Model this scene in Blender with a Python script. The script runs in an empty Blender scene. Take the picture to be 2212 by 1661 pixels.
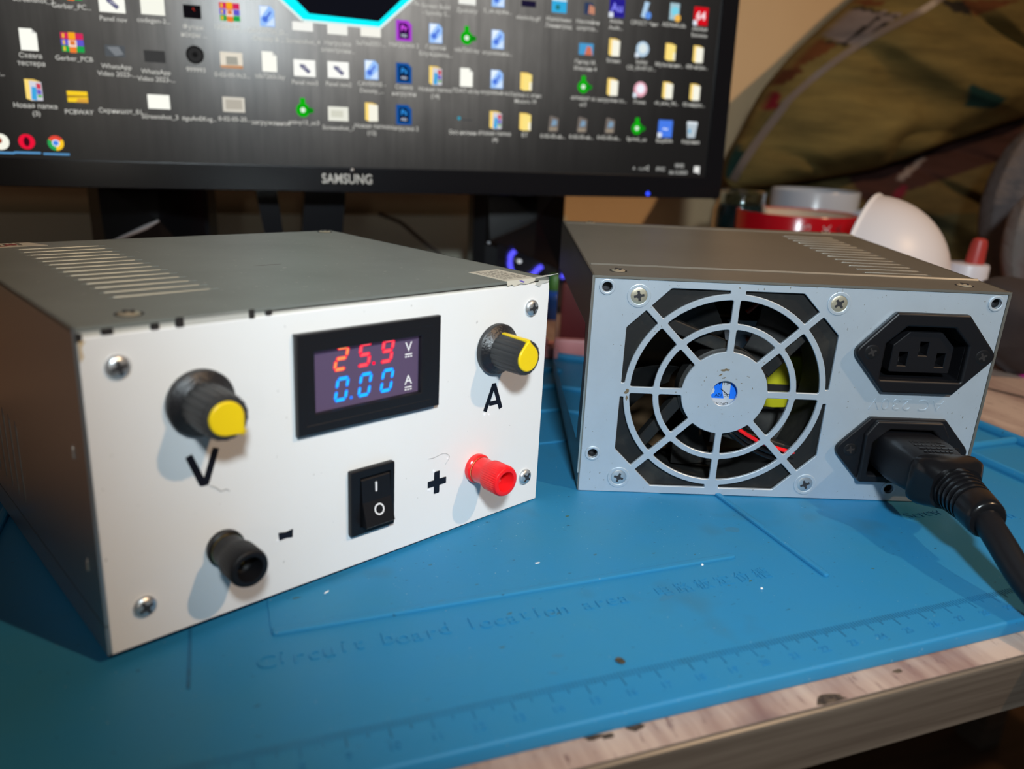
import bpy, bmesh, math, random
from mathutils import Matrix, Vector
from math import sin, cos, pi, radians, atan2, sqrt, hypot
random.seed(7)
SC = bpy.context.scene
COL = SC.collection
K = 0.001                       # everything below is written in millimetres

# ------------------------------------------------------------------ camera
W, H = 2212, 1661
F, CH, PITCH, ROLL = 1708.2, 132.32, 0.310496, 0.044379
cp, sp, cr, sr = cos(PITCH), sin(PITCH), cos(ROLL), sin(ROLL)
FW = Vector((0, cp, -sp)); UP0 = Vector((0, sp, cp)); RT0 = Vector((1, 0, 0))
RT = cr*RT0 + sr*UP0
UP = -sr*RT0 + cr*UP0
CAM = Vector((0, 0, CH))
cd = bpy.data.cameras.new('camera')
cam = bpy.data.objects.new('camera', cd)
COL.objects.link(cam)
cam.matrix_world = Matrix(((RT.x, UP.x, -FW.x, 0), (RT.y, UP.y, -FW.y, 0), (RT.z, UP.z, -FW.z, CH*K), (0, 0, 0, 1)))
cd.sensor_width = 36; cd.lens = F/W*36
cd.clip_start = 0.005; cd.clip_end = 50
cd.dof.use_dof = True
cd.dof.focus_distance = 0.288
cd.dof.aperture_fstop = 9.0
SC.camera = cam

def ray(x, y):
    d = RT*((x-W/2)/F) + UP*(-(y-H/2)/F) + FW
    return d.normalized()
def hit(x, y, P, n):
    d = ray(x, y)
    return CAM + d*(((Vector(P)-CAM).dot(n))/d.dot(n))
def at_y(x, y, Y): return hit(x, y, (0, Y, 0), Vector((0, 1, 0)))
def at_z(x, y, z): return hit(x, y, (0, 0, z), Vector((0, 0, 1)))

# ------------------------------------------------------------------ light
SC.view_settings.view_transform = 'Standard'
SC.view_settings.look = 'None'
SC.view_settings.gamma = 1
SC.view_settings.use_curve_mapping = False
SC.view_settings.exposure = 0.12
wd = bpy.data.worlds.new('room_ambient'); SC.world = wd; wd.use_nodes = True
wd.node_tree.nodes['Background'].inputs[0].default_value = (0.80, 0.77, 0.74, 1)
wd.node_tree.nodes['Background'].inputs[1].default_value = 0.04

def lamp(name, kind, loc, energy, color, size, target=None, **kw):
    l = bpy.data.lights.new(name, kind); l.energy = energy; l.color = color
    l.shadow_soft_size = size*K
    for k, v in kw.items(): setattr(l, k, v)
    o = bpy.data.objects.new(name, l); COL.objects.link(o)
    o.location = Vector(loc)*K
    if target is not None:
        o.rotation_euler = (Vector(target)-Vector(loc)).to_track_quat('-Z', 'Y').to_euler()
    return o
# cool white LED bench lamp, just above and behind the photographer's hand
lamp('bench_lamp_light', 'SPOT', (56, -135, 318), 10.8, (0.82, 0.94, 1.0), 24, (92, 420, 62),
     spot_size=radians(66), spot_blend=0.7)
# warm room bulb, to the right
lamp('room_bulb_light', 'POINT', (1300, -430, 1380), 66, (1.0, 0.66, 0.38), 22)
# second ceiling bulb far behind the camera (seen mirrored in the screen)
lamp('ceiling_bulb_light', 'POINT', (45, -1010, 250), 1.3, (1.0, 0.93, 0.82), 26)

# ------------------------------------------------------------------ materials
def lin(c):
    c = c/255.0
    return c/12.92 if c <= 0.04045 else ((c+0.055)/1.055)**2.4
def rgb(r, g, b): return (lin(r), lin(g), lin(b), 1)
def mat(name, col, rough=0.5, metal=0.0, spec=0.5, noise=None, bump=None, coat=0, emit=None, trans=0, ior=1.45, alpha=1):
    m = bpy.data.materials.new(name); m.use_nodes = True
    nt = m.node_tree; b = nt.nodes['Principled BSDF']
    b.inputs['Base Color'].default_value = col
    b.inputs['Roughness'].default_value = rough
    b.inputs['Metallic'].default_value = metal
    b.inputs['Specular IOR Level'].default_value = spec
    b.inputs['Coat Weight'].default_value = coat
    b.inputs['Transmission Weight'].default_value = trans
    b.inputs['IOR'].default_value = ior
    if emit:
        b.inputs['Emission Color'].default_value = emit[0]; b.inputs['Emission Strength'].default_value = emit[1]
    tc = None
    if noise or bump:
        tc = nt.nodes.new('ShaderNodeTexCoord')
    if noise:           # (scale, second colour, lo, hi, stretch)
        sc, c2, lo, hi, st = noise
        mp = nt.nodes.new('ShaderNodeMapping'); mp.inputs['Scale'].default_value = st
        nz = nt.nodes.new('ShaderNodeTexNoise'); nz.inputs['Scale'].default_value = sc; nz.inputs['Detail'].default_value = 6
        nz.inputs['Roughness'].default_value = 0.65
        rp = nt.nodes.new('ShaderNodeMapRange'); rp.inputs[1].default_value = lo; rp.inputs[2].default_value = hi
        mx = nt.nodes.new('ShaderNodeMix'); mx.data_type = 'RGBA'
        mx.inputs[6].default_value = col; mx.inputs[7].default_value = c2
        nt.links.new(tc.outputs['Object'], mp.inputs[0]); nt.links.new(mp.outputs[0], nz.inputs['Vector'])
        nt.links.new(nz.outputs['Fac'], rp.inputs[0]); nt.links.new(rp.outputs[0], mx.inputs[0])
        nt.links.new(mx.outputs[2], b.inputs['Base Color'])
        m['mix'] = mx.name
    if bump:            # (scale, strength, distance mm, stretch)
        sc, s, d, st = bump
        mp = nt.nodes.new('ShaderNodeMapping'); mp.inputs['Scale'].default_value = st
        nz = nt.nodes.new('ShaderNodeTexNoise'); nz.inputs['Scale'].default_value = sc; nz.inputs['Detail'].default_value = 4
        bp = nt.nodes.new('ShaderNodeBump'); bp.inputs['Strength'].default_value = s; bp.inputs['Distance'].default_value = d*K
        nt.links.new(tc.outputs['Object'], mp.inputs[0]); nt.links.new(mp.outputs[0], nz.inputs['Vector'])
        nt.links.new(nz.outputs['Fac'], bp.inputs['Height']); nt.links.new(bp.outputs[0], b.inputs['Normal'])
    return m
def specks(m, scale, thr, col, coordscale=(1, 1, 1), soft=0.02):
    """adds scattered specks of dirt to a material's base colour"""
    nt = m.node_tree; b = nt.nodes['Principled BSDF']
    tc = nt.nodes.new('ShaderNodeTexCoord'); mp = nt.nodes.new('ShaderNodeMapping'); mp.inputs['Scale'].default_value = coordscale
    nz = nt.nodes.new('ShaderNodeTexNoise'); nz.inputs['Scale'].default_value = scale; nz.inputs['Detail'].default_value = 3
    rp = nt.nodes.new('ShaderNodeMapRange'); rp.inputs[1].default_value = thr; rp.inputs[2].default_value = thr+soft
    mx = nt.nodes.new('ShaderNodeMix'); mx.data_type = 'RGBA'; mx.inputs[7].default_value = col
    nt.links.new(tc.outputs['Object'], mp.inputs[0]); nt.links.new(mp.outputs[0], nz.inputs['Vector'])
    nt.links.new(nz.outputs['Fac'], rp.inputs[0]); nt.links.new(rp.outputs[0], mx.inputs[0])
    bc = b.inputs['Base Color']
    if bc.is_linked:
        src = bc.links[0].from_socket; nt.links.new(src, mx.inputs[6])
    else: mx.inputs[6].default_value = bc.default_value
    nt.links.new(mx.outputs[2], bc)
def emis(name, col, strength=1.0):
    m = bpy.data.materials.new(name); m.use_nodes = True
    nt = m.node_tree; nt.nodes.clear()
    o = nt.nodes.new('ShaderNodeOutputMaterial'); e = nt.nodes.new('ShaderNodeEmission')
    e.inputs[0].default_value = col; e.inputs[1].default_value = strength
    nt.links.new(e.outputs[0], o.inputs[0]); return m

M = {}
M['mat'] = mat('blue_silicone', (0.018, 0.185, 0.375, 1), 0.52, 0, 0.35, noise=(14, (0.027, 0.19, 0.335, 1), 0.42, 0.72, (1, 1, 1)), bump=(2600, 0.25, 0.12, (1, 1, 1)))
specks(M['mat'], 330, 0.69, (0.014, 0.07, 0.12, 1), (1, 2.4, 1), 0.06)
specks(M['mat'], 1300, 0.73, (0.35, 0.45, 0.5, 1), (1, 1, 1), 0.02)
specks(M['mat'], 26, 0.62, (0.035, 0.13, 0.20, 1), (1, 1, 1), 0.2)
M['mat_text'] = mat('blue_silicone_relief', (0.016, 0.175, 0.38, 1), 0.5, 0, 0.35, noise=(60, (0.014, 0.10, 0.19, 1), 0.5, 0.7, (1, 1, 1)))
M['mat_dark'] = mat('blue_silicone_dark_relief', (0.014, 0.13, 0.27, 1), 0.5, 0, 0.35, noise=(60, (0.02, 0.07, 0.11, 1), 0.45, 0.65, (1, 1, 1)))  # darker mottled blue for the groove line and ruler ticks
M['steel_a'] = mat('grey_zinc_steel', (0.32, 0.345, 0.32, 1), 0.45, 0.6, 0.5, noise=(22, (0.27, 0.29, 0.265, 1), 0.35, 0.7, (1, 1, 1)), bump=(3500, 0.12, 0.05, (1, 1, 1)))
specks(M['steel_a'], 420, 0.70, (0.5, 0.5, 0.45, 1), (1, 1.5, 1), 0.02)
M['steel_b'] = mat('satin_zinc_steel', (0.28, 0.27, 0.24, 1), 0.40, 0.75, 0.5, noise=(18, (0.25, 0.24, 0.21, 1), 0.35, 0.7, (1, 1, 1)), bump=(3500, 0.1, 0.05, (1, 1, 1)))
M['steel_edge'] = mat('bare_steel_edge', (0.62, 0.61, 0.56, 1), 0.3, 0.9)
M['plate_b'] = mat('pale_blue_grey_steel', (0.50, 0.575, 0.65, 1), 0.42, 0.5, 0.5, noise=(40, (0.46, 0.53, 0.60, 1), 0.35, 0.7, (1, 1, 1)))
specks(M['plate_b'], 700, 0.71, (0.20, 0.19, 0.16, 1), (1.6, 1, 1), 0.03)
M['gap'] = mat('dark_recess', (0.012, 0.010, 0.010, 1), 0.8)
M['brown_gap'] = mat('dark_brown_recess', (0.035, 0.022, 0.018, 1), 0.8)
M['white'] = mat('white_printed_plastic', (0.73, 0.735, 0.74, 1), 0.38, 0, 0.45, noise=(9, (0.70, 0.705, 0.705, 1), 0.4, 0.7, (1, 1, 1)), bump=(900, 0.12, 0.06, (1, 1, 9)))
specks(M['white'], 800, 0.72, (0.42, 0.42, 0.42, 1), (1, 1, 0.6), 0.03)
M['flange'] = mat('pale_metal_flange', (0.62, 0.62, 0.58, 1), 0.35, 0.3)
M['black'] = mat('black_plastic', (0.006, 0.006, 0.0075, 1), 0.42, 0, 0.35, bump=(1500, 0.25, 0.06, (1, 1, 1)))
M['black_gloss'] = mat('glossy_black_plastic', (0.006, 0.006, 0.007, 1), 0.22, 0, 0.45)
M['grit'] = mat('gritty_black_plastic', (0.014, 0.014, 0.016, 1), 0.3, 0, 0.6, bump=(1300, 0.9, 0.25, (1, 1, 1)))
M['fluted'] = mat('soft_black_knob', (0.030, 0.031, 0.033, 1), 0.42, 0, 0.45)
M['bezel'] = mat('black_satin_bezel', (0.009, 0.009, 0.011, 1), 0.35, 0, 0.5)
M['yellow'] = mat('yellow_plastic', (0.78, 0.56, 0.010, 1), 0.3, 0, 0.45)
M['red'] = mat('red_plastic', (0.80, 0.012, 0.016, 1), 0.22, 0, 0.5)
M['nickel'] = mat('nickel_plate', (0.66, 0.68, 0.70, 1), 0.34, 0.85)
M['brass'] = mat('brass', (0.75, 0.60, 0.28, 1), 0.2, 1.0)
M['zinc_screw'] = mat('yellowed_zinc_screw', (0.62, 0.57, 0.44, 1), 0.38, 0.75, bump=(900, 0.5, 0.12, (1, 1, 1)))
M['slot'] = mat('dark_screw_recess', (0.05, 0.05, 0.055, 1), 0.45, 0.5)
M['black_screw'] = mat('blackened_screw', (0.02, 0.02, 0.022, 1), 0.35, 0.6)
M['fan'] = mat('dusty_black_fan', (0.009, 0.009, 0.009, 1), 0.55, 0, 0.4, noise=(60, (0.040, 0.037, 0.031, 1), 0.5, 0.8, (1, 1, 1)))
M['letter'] = mat('black_inlay', (0.006, 0.005, 0.009, 1), 0.3)
M['print'] = mat('white_print', (0.72, 0.72, 0.74, 1), 0.5)
M['lcd'] = mat('purple_grey_display', (0.070, 0.050, 0.090, 1), 0.28, 0, 0.4, emit=((0.10, 0.065, 0.14, 1), 0.28))
M['seg_red'] = emis('red_segment', (1.0, 0.004, 0.05, 1), 1.2)
M['seg_pink'] = emis('red_segment_core', (1.0, 0.10, 0.13, 1), 1.0)
M['seg_orange'] = emis('orange_segment_core', (1.0, 0.30, 0.10, 1), 1.1)
M['seg_blue'] = emis('blue_segment', (0.03, 0.20, 1.0, 1), 1.1)
M['seg_cyan'] = emis('blue_segment_core', (0.02, 0.50, 1.0, 1), 1.1)
M['paper'] = mat('paper_sticker', (0.55, 0.52, 0.44, 1), 0.6)
M['ink'] = mat('sticker_ink', (0.14, 0.13, 0.11, 1), 0.6)
M['ink_red'] = mat('red_sticker_ink', (0.25, 0.03, 0.03, 1), 0.6)
M['label_gloss'] = mat('glossy_dark_label', (0.012, 0.012, 0.015, 1), 0.06, 0, 0.9, coat=1.0)
M['monitor'] = mat('glossy_black_monitor', (0.006, 0.006, 0.008, 1), 0.2, 0, 0.5)
M['silver'] = mat('silver_lettering', (0.52, 0.51, 0.48, 1), 0.4, 0.2)
M['speaker'] = mat('black_speaker_plastic', (0.012, 0.013, 0.015, 1), 0.3, 0, 0.5)
M['wall'] = mat('tan_wall_paint', (0.62, 0.45, 0.27, 1), 0.85, 0, 0.2, noise=(3, (0.58, 0.41, 0.24, 1), 0.4, 0.7, (1, 1, 1)))
M['panel'] = mat('grey_olive_board', (0.58, 0.58, 0.47, 1), 0.6)
M['floor'] = mat('dark_brown_floor', (0.06, 0.03, 0.015, 1), 0.6, noise=(6, (0.03, 0.015, 0.008, 1), 0.4, 0.7, (1, 8, 1)))

# ------------------------------------------------------------------ builders
def props(o, label=None, cat=None, group=None, kind=None):
    if label: o['label'] = label
    if cat: o['category'] = cat
    if group: o['group'] = group
    if kind: o['kind'] = kind
    return o
def root(name, label, cat, mw=None, group=None):
    o = bpy.data.objects.new(name, None); COL.objects.link(o); o.empty_display_size = 0.01
    if mw is not None: o.matrix_world = mw
    return props(o, label, cat, group)
def ob(name, me, m, parent=None, loc=(0, 0, 0), rot=None, smooth=False, label=None, **kw):
    if isinstance(me, tuple):
        vs, fs = me
        d = bpy.data.meshes.new(name)
        d.from_pydata([(x*K, y*K, z*K) for x, y, z in vs], [], fs); d.validate()
        bm = bmesh.new(); bm.from_mesh(d); bmesh.ops.recalc_face_normals(bm, faces=bm.faces); bm.to_mesh(d); bm.free()
        me = d
    if m is not None and not me.materials: me.materials.append(m)
    if smooth:
        me.polygons.foreach_set('use_smooth', [True]*len(me.polygons))
        if smooth != 'all':
            try: me.set_sharp_from_angle(angle=radians(38))
            except Exception: pass
    o = bpy.data.objects.new(name, me); COL.objects.link(o)
    if parent is not None: o.parent = parent
    o.location = Vector(loc)*K
    if rot is not None: o.rotation_euler = rot
    return props(o, label, **kw)
def again(o, parent, loc=None, rot=None):
    c = o.copy(); COL.objects.link(c); c.parent = parent
    if loc is not None: c.location = Vector(loc)*K
    if rot is not None: c.rotation_euler = rot
    return c
def again_tree(o, parent, loc=None, rot=None):
    c = again(o, parent, loc, rot)
    for ch in list(o.children): again_tree(ch, c)
    return c
def out(me):                   # authored x right, y up, z towards the viewer -> box frame (x, depth, up)
    vs, fs = me
    return [(x, -z, y) for x, y, z in vs], fs
def join(*ms):
    V, Fc = [], []
    for vs, fs in ms:
        n = len(V); V += list(vs); Fc += [tuple(i+n for i in f) for f in fs]
    return V, Fc
def move(me, d): return [(x+d[0], y+d[1], z+d[2]) for x, y, z in me[0]], me[1]
def xf(me, mx): return [tuple(mx @ Vector(v)) for v in me[0]], me[1]
def box(x0, x1, y0, y1, z0, z1):
    return ([(x0, y0, z0), (x1, y0, z0), (x1, y1, z0), (x0, y1, z0), (x0, y0, z1), (x1, y0, z1), (x1, y1, z1), (x0, y1, z1)],
            [(0, 3, 2, 1), (4, 5, 6, 7), (0, 1, 5, 4), (1, 2, 6, 5), (2, 3, 7, 6), (3, 0, 4, 7)])
def bbox(x0, x1, y0, y1, z0, z1, b=0.5, seg=2):
    bm = bmesh.new(); vs, fs = box(x0, x1, y0, y1, z0, z1)
    bv = [bm.verts.new(v) for v in vs]
    for f in fs: bm.faces.new([bv[i] for i in f])
    bmesh.ops.bevel(bm, geom=list(bm.edges), offset=b, segments=seg, profile=0.5, affect='EDGES')
    bm.verts.index_update()
    r = ([tuple(v.co) for v in bm.verts], [tuple(v.index for v in f.verts) for f in bm.faces]); bm.free(); return r
def lathe(prof, n=40, mod=None):
    """prof: [(r, z)] about the z axis; mod(k, ring) -> radius factor"""
    V, Fc, idx = [], [], []
    for i, (r, z) in enumerate(prof):
        if r <= 1e-6: V.append((0, 0, z)); idx.append([len(V)-1]*n)
        else:
            row = []
            for k in range(n):
                rr = r*(mod(k, i) if mod else 1); a = 2*pi*k/n
                V.append((rr*cos(a), rr*sin(a), z)); row.append(len(V)-1)
            idx.append(row)
    for i in range(len(prof)-1):
        for k in range(n):
            a, b, c, d = idx[i][k], idx[i][(k+1) % n], idx[i+1][(k+1) % n], idx[i+1][k]
            f = []
            for q in (a, b, c, d):
                if q not in f: f.append(q)
            if len(f) > 2: Fc.append(tuple(f))
    return V, Fc
def tube(pts, r, n=10, caps=True):
    pts = [Vector(p) for p in pts]; V, Fc = [], []
    up = Vector((0, 0, 1))
    for i, p in enumerate(pts):
        t = (pts[min(i+1, len(pts)-1)]-pts[max(i-1, 0)]).normalized()
        s = t.cross(up)
        if s.length < 1e-3: s = t.cross(Vector((0, 1, 0)))
        s.normalize(); u = s.cross(t)
        rr = r[i] if isinstance(r, (list, tuple)) else r
        for k in range(n):
            a = 2*pi*k/n; q = p + s*(rr*cos(a)) + u*(rr*sin(a)); V.append(tuple(q))
    for i in range(len(pts)-1):
        for k in range(n): Fc.append((i*n+k, i*n+(k+1) % n, (i+1)*n+(k+1) % n, (i+1)*n+k))
    if caps: Fc.append(tuple(range(n-1, -1, -1))); Fc.append(tuple((len(pts)-1)*n+k for k in range(n)))
    return V, Fc
def smooth_path(pts, n=8):
    pts = [Vector(p) for p in pts]; P = [pts[0]*2-pts[1]]+pts+[pts[-1]*2-pts[-2]]; r = []
    for i in range(1, len(P)-2):
        for k in range(n):
            t = k/n; a, b, c, d = P[i-1:i+3]
            r.append(0.5*((2*b)+(c-a)*t+(2*a-5*b+4*c-d)*t*t+(3*b-3*c+d-a)*t**3))
    r.append(pts[-1]); return r
def raw(me):
    return [tuple(v.co) for v in me.vertices], [tuple(p.vertices) for p in me.polygons]
def shape(loops, z0, z1, bevel=0.0, seg=1):
    """flat shape with holes, from z0 to z1"""
    c = bpy.data.curves.new('t', 'CURVE'); c.dimensions = '2D'; c.fill_mode = 'BOTH'
    c.extrude = max(1e-4, (z1-z0)/2-bevel); c.bevel_depth = bevel; c.bevel_resolution = seg-1; c.offset = -bevel
    for L in loops:
        s = c.splines.new('POLY'); s.points.add(len(L)-1)
        for p, q in zip(s.points, L): p.co = (q[0], q[1], 0, 1)
        s.use_cyclic_u = True
    o = bpy.data.objects.new('t', c); m = bpy.data.meshes.new_from_object(o)
    r = move(raw(m), (0, 0, (z0+z1)/2))
    bpy.data.objects.remove(o); bpy.data.curves.remove(c); bpy.data.meshes.remove(m); return r
def text(body, size, x=0, y=0, z=0, ext=0.05, align='CENTER', shear=0, spacing=1, xs=1, offset=0):
    c = bpy.data.curves.new('t', 'FONT'); c.body = body; c.size = size; c.align_x = align; c.align_y = 'CENTER'
    c.extrude = ext; c.shear = shear; c.space_character = spacing; c.resolution_u = 3; c.offset = offset
    o = bpy.data.objects.new('t', c); m = bpy.data.meshes.new_from_object(o)
    vs, fs = raw(m)
    bpy.data.objects.remove(o); bpy.data.curves.remove(c); bpy.data.meshes.remove(m)
    return [(a*xs+x, b+y, d+z) for a, b, d in vs], fs
def circ(cx, cy, r, n=28, a0=0): return [(cx+r*cos(a0+2*pi*k/n), cy+r*sin(a0+2*pi*k/n)) for k in range(n)]
def rect(x0, y0, x1, y1): return [(x0, y0), (x1, y0), (x1, y1), (x0, y1)]
def fillet(P, r, n=4):
    R = []
    m = len(P)
    for i in range(m):
        a, b, c = Vector(P[i-1]), Vector(P[i]), Vector(P[(i+1) % m])
        u, v = (a-b), (c-b); lu, lv = u.length, v.length
        if lu < 1e-6 or lv < 1e-6: continue
        u /= lu; v /= lv; ang = u.angle(v)
        if ang > radians(155): R.append(tuple(b)); continue
        rr = r[i] if isinstance(r, (list, tuple)) else r
        d = min(rr/math.tan(ang/2), lu*0.48, lv*0.48)
        p, q = b+u*d, b+v*d
        for k in range(n+1):
            t = k/n; w = (1-t)**2*p+2*t*(1-t)*b+t*t*q; R.append(tuple(w))
    return R
def frame_mw(x, y, z, yaw, rx=0, ry=0):
    return Matrix.Translation(Vector((x, y, z))*K) @ Matrix.Rotation(yaw, 4, 'Z') @ Matrix.Rotation(ry, 4, 'Y') @ Matrix.Rotation(rx, 4, 'X')

# =================================================================== SETTING
TH = radians(20.9)
DESK = frame_mw(0, 0, 0, TH)            # bench frame: u along its front edge, v away from it
Uv, Vv = Vector((cos(TH), sin(TH), 0)), Vector((-sin(TH), cos(TH), 0))
def bench(u, v, z=0): return Uv*u + Vv*v + Vector((0, 0, z))
e = ob('wall_back', box(-1600, 2200, 765, 800, -760, 1700), M['wall'], kind='structure', label='tan painted wall behind the bench')
e.matrix_world = DESK
f = ob('floor', box(-1600, 2200, -900, 764, -800, -760), M['floor'], kind='structure', label='dark brown floor below the bench'); f.matrix_world = DESK

# ------------------------------------------------------------------ workbench
wood = bpy.data.materials.new('pale_wood_print'); wood.use_nodes = True
nt = wood.node_tree; B = nt.nodes['Principled BSDF']; B.inputs['Roughness'].default_value = 0.5
tc = nt.nodes.new('ShaderNodeTexCoord')
def nz(scale, st, det=6):
    mp = nt.nodes.new('ShaderNodeMapping'); mp.inputs['Scale'].default_value = st
    n = nt.nodes.new('ShaderNodeTexNoise'); n.inputs['Scale'].default_value = scale; n.inputs['Detail'].default_value = det; n.inputs['Roughness'].default_value = 0.7
    nt.links.new(tc.outputs['Object'], mp.inputs[0]); nt.links.new(mp.outputs[0], n.inputs['Vector']); return n
def mixc(f, a, b, lo, hi):
    rp = nt.nodes.new('ShaderNodeMapRange'); rp.inputs[1].default_value = lo; rp.inputs[2].default_value = hi
    nt.links.new(f, rp.inputs[0])
    mx = nt.nodes.new('ShaderNodeMix'); mx.data_type = 'RGBA'
    for s, v in ((6, a), (7, b)):
        if isinstance(v, tuple): mx.inputs[s].default_value = v
        else: nt.links.new(v, mx.inputs[s])
    nt.links.new(rp.outputs[0], mx.inputs[0]); return mx.outputs[2]
c1 = mixc(nz(28, (1, 0.12, 1)).outputs['Fac'], (0.50, 0.37, 0.30, 1), (0.20, 0.105, 0.09, 1), 0.42, 0.66)
c2 = mixc(nz(420, (1, 0.22, 1)).outputs['Fac'], c1, (0.13, 0.065, 0.06, 1), 0.58, 0.70)
c3 = mixc(nz(9, (1, 0.7, 1), 2).outputs['Fac'], c2, (0.16, 0.10, 0.10, 1), 0.62, 0.66)
nt.links.new(c3, B.inputs['Base Color'])
M['edge'] = mat('grey_brown_edging', (0.105, 0.085, 0.068, 1), 0.34, 0, 0.5, noise=(30, (0.055, 0.042, 0.033, 1), 0.35, 0.7, (0.25, 1, 9)))
D = root('workbench', 'wooden workbench with pale wood grain top under the blue mat', 'table', DESK)
ob('bench_top', box(-620, 1150, 128.6, 758, -22.5, -5), wood, D)
prof = [(127.0, -22.5), (128.6, -22.5), (128.6, -5), (128.3, -4.85), (127.7, -4.9), (127.2, -5.3), (127.0, -6)]
n = len(prof)
ob('edge_banding', ([(x, v, z) for x in (-620, 1150) for v, z in prof],
   [tuple(range(n)), tuple(range(2*n-1, n-1, -1))]+[(i, (i+1) % n, n+(i+1) % n, n+i) for i in range(n)]), M['edge'], D, label='grey brown edging strip')
for u in (-560, 1090):
    for v in (170, 700): ob('leg', box(u-22, u+22, v-22, v+22, -760, -22.5), M['edge'], D)
# chipped laminate on the front edge of the top
for (px, py, r) in ((1790, 1512, 5.0), (1280, 1592, 2.4), (1312, 1590, 2.0), (1370, 1572, 2.6), (1940, 1450, 1.6)):
    P = at_z(px, py, -5); u, v = P.dot(Uv), P.dot(Vv)
    pts = [(u+r*(1+random.uniform(-.35, .3))*cos(a), v+0.45*r*(1+random.uniform(-.3, .3))*sin(a)) for a in [2*pi*k/11 for k in range(11)]]
    pts = [(a, max(b, 128.7)) for a, b in pts]
    ob('chipped_patch', shape([pts], -5, -4.93), M.setdefault('chip', mat('bare_chipboard', (0.11, 0.075, 0.05, 1), 0.8, noise=(500, (0.03, 0.02, 0.015, 1), 0.4, 0.6, (1, 1, 1)))), D)

# ------------------------------------------------------------------ soldering mat
S = root('soldering_mat', 'blue silicone soldering mat with raised compartments and ruler', 'mat', DESK)
ol = fillet(rect(-92, 136.4, 358, 437), 9, 5)
ob('mat_sheet', shape([ol], -5, 0, 0.9, 3), M['mat'], S, smooth=True)
def ridge(p, q, w, h, name='ridge', m='mat'):
    p, q = Vector(p), Vector(q); d = (q-p).normalized(); nn = Vector((-d.y, d.x))
    L = [p+nn*w/2, p-nn*w/2, q-nn*w/2, q+nn*w/2]
    return ob(name, shape([fillet([tuple(a) for a in L], w*0.48, 3)], -0.4, h, min(0.45*w, 0.42*h), 2), M[m], S, smooth=True)
ob('raised_pad', shape([fillet([(7, 192.2), (155.6, 192.2), (155.6, 292), (7, 292)], 3.2, 5)], -0.3, 0.38, 0.1, 1), M['mat'], S, smooth=True)
ridge((7.2, 192.2), (155.6, 192.2), 2.4, 1.0)
ridge((177.3, 172.6), (177.3, 296), 2.2, 1.2)
ridge((-13.4, 175.5), (-13.4, 232), 0.8, 0.3, 'groove_line', 'mat_dark')
ridge((90, 302), (313, 302), 3.0, 0.9); ridge((78, 340), (313, 340), 3.0, 1.7); ridge((62, 374.5), (313, 374.5), 3.2, 2.6)
ridge((-73.6, 200), (-73.6, 432), 3.0, 1.95); ridge((-88, 284), (-74, 284), 3.0, 1.9)
ridge((315, 160), (315, 432), 3.2, 3.4); ridge((316, 246), (353, 246), 3.2, 3.4); ridge((316, 205), (353, 205), 3.2, 3.4); ridge((316, 290), (353, 290), 3.2, 3.4)
ridge((354.8, 160), (354.8, 432), 4.0, 3.6); ridge((-40, 433.5), (350, 433.5), 4.0, 3.4)
ridge((170, 404), (313, 404), 3.0, 2.6)
ms = []
pitch = (105.3-2.8)/26.0
for i, ch in enumerate('Circuit board location area'):
    if ch != ' ': ms.append(text(ch, 7.6, 5.0+i*pitch, 180.6 + (0.55 if ch in 'bdlti' else -0.25), 0.05, 0.34, offset=-0.02))
ob('raised_lettering', join(*ms), M['mat'], S)
ob('raised_lettering', join(*[text(ch, 6.0, 121.5+i*7.25, 180.2, 0.05, 0.2) for i, ch in enumerate('电路板定位槽')]), M['mat'], S)
P = at_z(1972, 1124, 0); Q = at_z(2160, 1124, 0)
ob('raised_lettering', join(text('Screw', 6.6, P.dot(Uv), P.dot(Vv)+3, 0.05, 0.2, 'LEFT'), text('position', 6.6, P.dot(Uv)+26, P.dot(Vv)+3, 0.05, 0.2, 'LEFT'), text('e/th', 7, Q.dot(Uv)-2, Q.dot(Vv)+2, 0.05, 0.2, 'LEFT')), M['mat_text'], S)
tk = []
for k in range(-60, 345):
    L = 5.2 if k % 10 == 0 else (3.6 if k % 5 == 0 else 2.2)
    tk.append(box(k-0.13, k+0.13, 150.3-L, 150.3, -0.05, 0.14))
ob('ruler_tick', join(*tk), M['mat_dark'], S, kind='stuff')
ob('ruler_number', join(*[text(str(k), 3.3, 10*k-70, 142.2, 0.03, 0.13) for k in range(2, 41)]), M['mat_text'], S, kind='stuff')

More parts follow.
